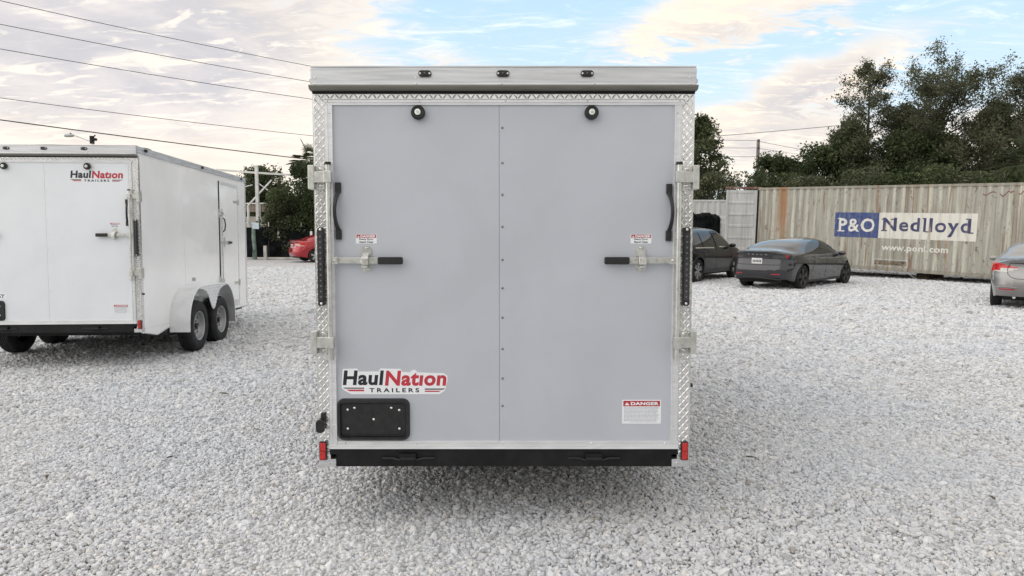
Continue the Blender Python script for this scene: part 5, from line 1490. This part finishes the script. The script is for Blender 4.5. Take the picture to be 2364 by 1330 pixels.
def palm(name, label, px, Y, py_top, trunk_h, fl, nf, seed, group=None):
    v = at(px, 523, Y); R_ = empty(name, (v.x, Y, 0)); tag(R_, label, 'palm', group); R = random.Random(seed)
    if trunk_h > .6:
        MB().tube([(0, 0, 0), (.05, 0, trunk_h*.5), (0, 0, trunk_h)], [.20, .16, .17], 12).build('trunk', M['bark'], R_, smooth=True)
    for k in range(nf):
        a = k*2.4+R.uniform(-.2, .2); el_ = R.uniform(.15, 1.35); L_ = fl*R.uniform(.8, 1.1)
        d = Vector((math.cos(a)*math.cos(el_), math.sin(a)*math.cos(el_), math.sin(el_))); p = Vector((0, 0, trunk_h)); pts = [p.copy()]
        for j in range(6): d = (d+Vector((0, 0, -.10))).normalized(); p = p+d*L_*.62/6; pts.append(p.copy())
        m = MB(); m.tube(pts, [.022, .02, .018, .015, .012, .010, .008], 4)
        side = d.cross(Vector((0, 0, 1))).normalized(); upv = side.cross(d).normalized(); c = pts[-1]
        for j in range(26):
            t = math.radians(-115+230*j/25); ld = (d*math.cos(t)+side*math.sin(t)+upv*.12).normalized(); ll = L_*.48*R.uniform(.85, 1.1)*(1-.25*abs(t)/2)
            wv = ld.cross(upv).normalized()*.020; mid = c+ld*ll*.6; tip = c+ld*ll+Vector((0, 0, -.14*ll))
            m.add([c-wv*.4, c+wv*.4, mid+wv, tip, mid-wv], [(0, 1, 2, 3, 4)])
        m.build('frond', M['leaf_palm'], R_)
    return R_


# --- right side, tall trees beyond the rusty container
tree('broadleaf_tree', 'dark leafy tree with one twig reaching out, just right of the grey trailer', 1610, 41, 262, 2.3, 15000, .17, M['leaf_oak'], 3, first=.22, nprim=30, twig=12, sc=.15, upright=.4, r0=.2)
tree('slender_tree', 'slender sparse tree with bare twigs, left of the biggest tree', 2003, 43, 132, 2.1, 15000, .12, M['leaf_sparse'], 11, first=.30, nprim=34, twig=13, sc=.14, upright=.55, r0=.13, env=lambda u: .35+.75*math.sin(math.pi*min(1, max(0, (1.02-u)/.72)))**.8)
tree('tall_tree', 'tallest spreading tree with airy crown above the container lettering', 2168, 42, 106, 3.9, 46000, .11, M['leaf_sparse'], 21, first=.28, nprim=44, twig=15, sc=.17, upright=.75, r0=.20, env=lambda u: .5+.7*math.sin(math.pi*min(1, max(0, (1.03-u)/.75)))**.7)
tree('tall_tree', 'tall loose tree at the right edge with a dark clump in its crown', 2325, 41, 135, 3.6, 36000, .12, M['leaf_sparse'], 34, first=.30, nprim=34, twig=13, sc=.18, upright=.8, r0=.17, lean=(.03, 0))
tree('broadleaf_tree', 'dark round tree between the two airy trees at the right edge', 2285, 40, 222, 1.5, 13000, .13, M['leaf_dark'], 41, first=.45, nprim=20, twig=12, sc=.16, upright=.5)
tree('broadleaf_tree', 'green leaning tree behind the utility pole', 1798, 44, 345, 2.5, 17000, .16, M['leaf_dark'], 51, first=.3, nprim=22, twig=11, sc=.18)
tree('broadleaf_tree', 'dense round dark tree right of the utility pole', 1856, 43, 312, 2.7, 22000, .16, M['leaf_dark'], 52, first=.2, nprim=26, twig=12, sc=.2)
tree('broadleaf_tree', 'pointed dark tree at the foot of the slender tree', 1925, 42, 275, 2.2, 17000, .16, M['leaf_oak'], 53, first=.2, nprim=28, twig=12, sc=.18, upright=.8)
tree('broadleaf_tree', 'dark full tree under the biggest airy tree', 2060, 41, 285, 2.6, 20000, .15, M['leaf_dark'], 54, first=.15, nprim=30, twig=12, sc=.2)
tree('broadleaf_tree', 'dark green tree under the right half of the biggest tree', 2185, 40.5, 262, 2.6, 20000, .15, M['leaf_oak'], 55, first=.15, nprim=30, twig=12, sc=.2)
tree('broadleaf_tree', 'feathery olive tree filling the gap between the slender tree and the biggest tree', 2085, 41.5, 215, 2.6, 22000, .12, M['leaf_sparse'], 56, first=.12, nprim=34, twig=13, sc=.2, upright=.8)
tree('broadleaf_tree', 'feathery olive tree below the right edge of the biggest tree', 2245, 39.5, 235, 2.6, 22000, .12, M['leaf_sparse'], 57, first=.12, nprim=34, twig=13, sc=.2, upright=.8)
tree('broadleaf_tree', 'low feathery tree at the left foot of the slender tree', 1958, 41, 262, 2.2, 18000, .12, M['leaf_brush'], 58, first=.12, nprim=30, twig=13, sc=.2, upright=.7)
tree('broadleaf_tree', 'feathery olive tree in the corner at the right edge of the view', 2352, 38.5, 250, 2.6, 20000, .12, M['leaf_brush'], 59, first=.12, nprim=32, twig=13, sc=.2, upright=.8)
lab = ['dark brushwood low behind the white container', 'olive brushwood below the utility pole', 'low brush over the container door', 'brush above the rusty streak of the container', 'brush above the blue lettering panel',
       'brush above the white lettering panel', 'brush above the right end of the lettering', 'tangled brush above the red scrawl on the container', 'last brush at the right edge behind the container']
for i, (px, Y, py, rx, mt) in enumerate(((1640, 37, 400, 2.5, 'leaf_brush'), (1740, 38.5, 422, 2.3, 'leaf_brush'), (1800, 38, 404, 2.0, 'leaf_dark'), (1880, 36.5, 410, 2.3, 'leaf_brush'), (1965, 36, 394, 2.4, 'leaf_brush'),
        (2060, 35, 404, 2.4, 'leaf_dark'), (2150, 34, 386, 2.4, 'leaf_oak'), (2240, 33, 402, 2.4, 'leaf_brush'), (2340, 32, 390, 2.4, 'leaf_dark'))):
    shrub('brush', lab[i], px, Y, py, rx, 11000, .13, M[mt], 60+i)
palm('palmetto', 'fan palmetto poking up below the utility pole', 1775, 35.5, 405, 3.3, 1.5, 16, 5)
palm('palm_tree', 'fan palm at the right edge above the container', 2368, 29, 385, 4.2, 1.5, 18, 6)
# --- left gap
tree('broadleaf_tree', 'airy oak behind the white gantry', 628, 52, 372, 2.9, 16000, .19, M['leaf_oak'], 71, first=.15, nprim=26, twig=12, sc=.22, group='trees behind the black fence')
tree('broadleaf_tree', 'low dark tree peeking over the nose of the white trailer', 566, 54, 402, 2.4, 12000, .19, M['leaf_oak'], 72, first=.15, nprim=24, twig=11, sc=.22, group='trees behind the black fence')
shrub('dense_tree', 'big dense dark evergreen right of the gantry', 695, 40.5, 378, 1.9, 34000, .12, M['leaf_dark'], 73, group='trees behind the black fence', ry=1.8, cat='tree')
shrub('dense_tree', 'drooping dark evergreen over the black fence', 664, 39.5, 468, 1.1, 12000, .11, M['leaf_brush'], 74, group='trees behind the black fence', ry=.9, cat='tree')
palm('palm_tree', 'palm top beside the upper left hinge of the grey trailer', 722, 45, 368, 5.6, 1.5, 18, 9)
# --- row that closes the yard behind the grey trailer, mostly hidden by it
for i, (px, Y, py, mt) in enumerate(((800, 50, 375, 'leaf_oak'), (930, 52, 395, 'leaf_dark'), (1080, 53, 380, 'leaf_oak'), (1230, 52, 392, 'leaf_dark'), (1390, 50, 372, 'leaf_oak'), (1510, 46, 350, 'leaf_dark'), (430, 56, 425, 'leaf_dark'), (290, 56, 430, 'leaf_oak'), (120, 54, 430, 'leaf_dark'))):
    shrub('dense_tree', ('first', 'second', 'third', 'fourth', 'fifth', 'sixth')[i]+' tree counted from the left in the row hidden by the grey trailer' if i < 6 else ('right', 'middle', 'left')[i-6]+' tree of the three hidden by the white trailer', px, Y, py, 3.6, 6000, .25, M[mt], 80+i, group='trees closing the back of the yard', cat='tree')
# --- trees on the near side of the yard, seen only in the bright metal
for i, (x, y, h_, mt) in enumerate(((-13, -15, 4.5, 'leaf_dark'), (-6, -17, 5.2, 'leaf_oak'), (1, -17.5, 4.6, 'leaf_dark'), (8, -17, 5.4, 'leaf_oak'), (15, -14, 4.8, 'leaf_dark'))):
    R_ = shrub('dense_tree', ('far left', 'left', 'middle', 'right', 'far right')[i]+' tree of the row behind the viewer, mirrored in the tread plate', 1182, 40, 300, 4.2, 5000, .28, M[mt], 95+i, group='trees behind the viewer', cat='tree')
    R_.location = (x, y, 0); R_.scale = (1, 1, h_/at(1182, 300, 40).z)
print('stones', NST)
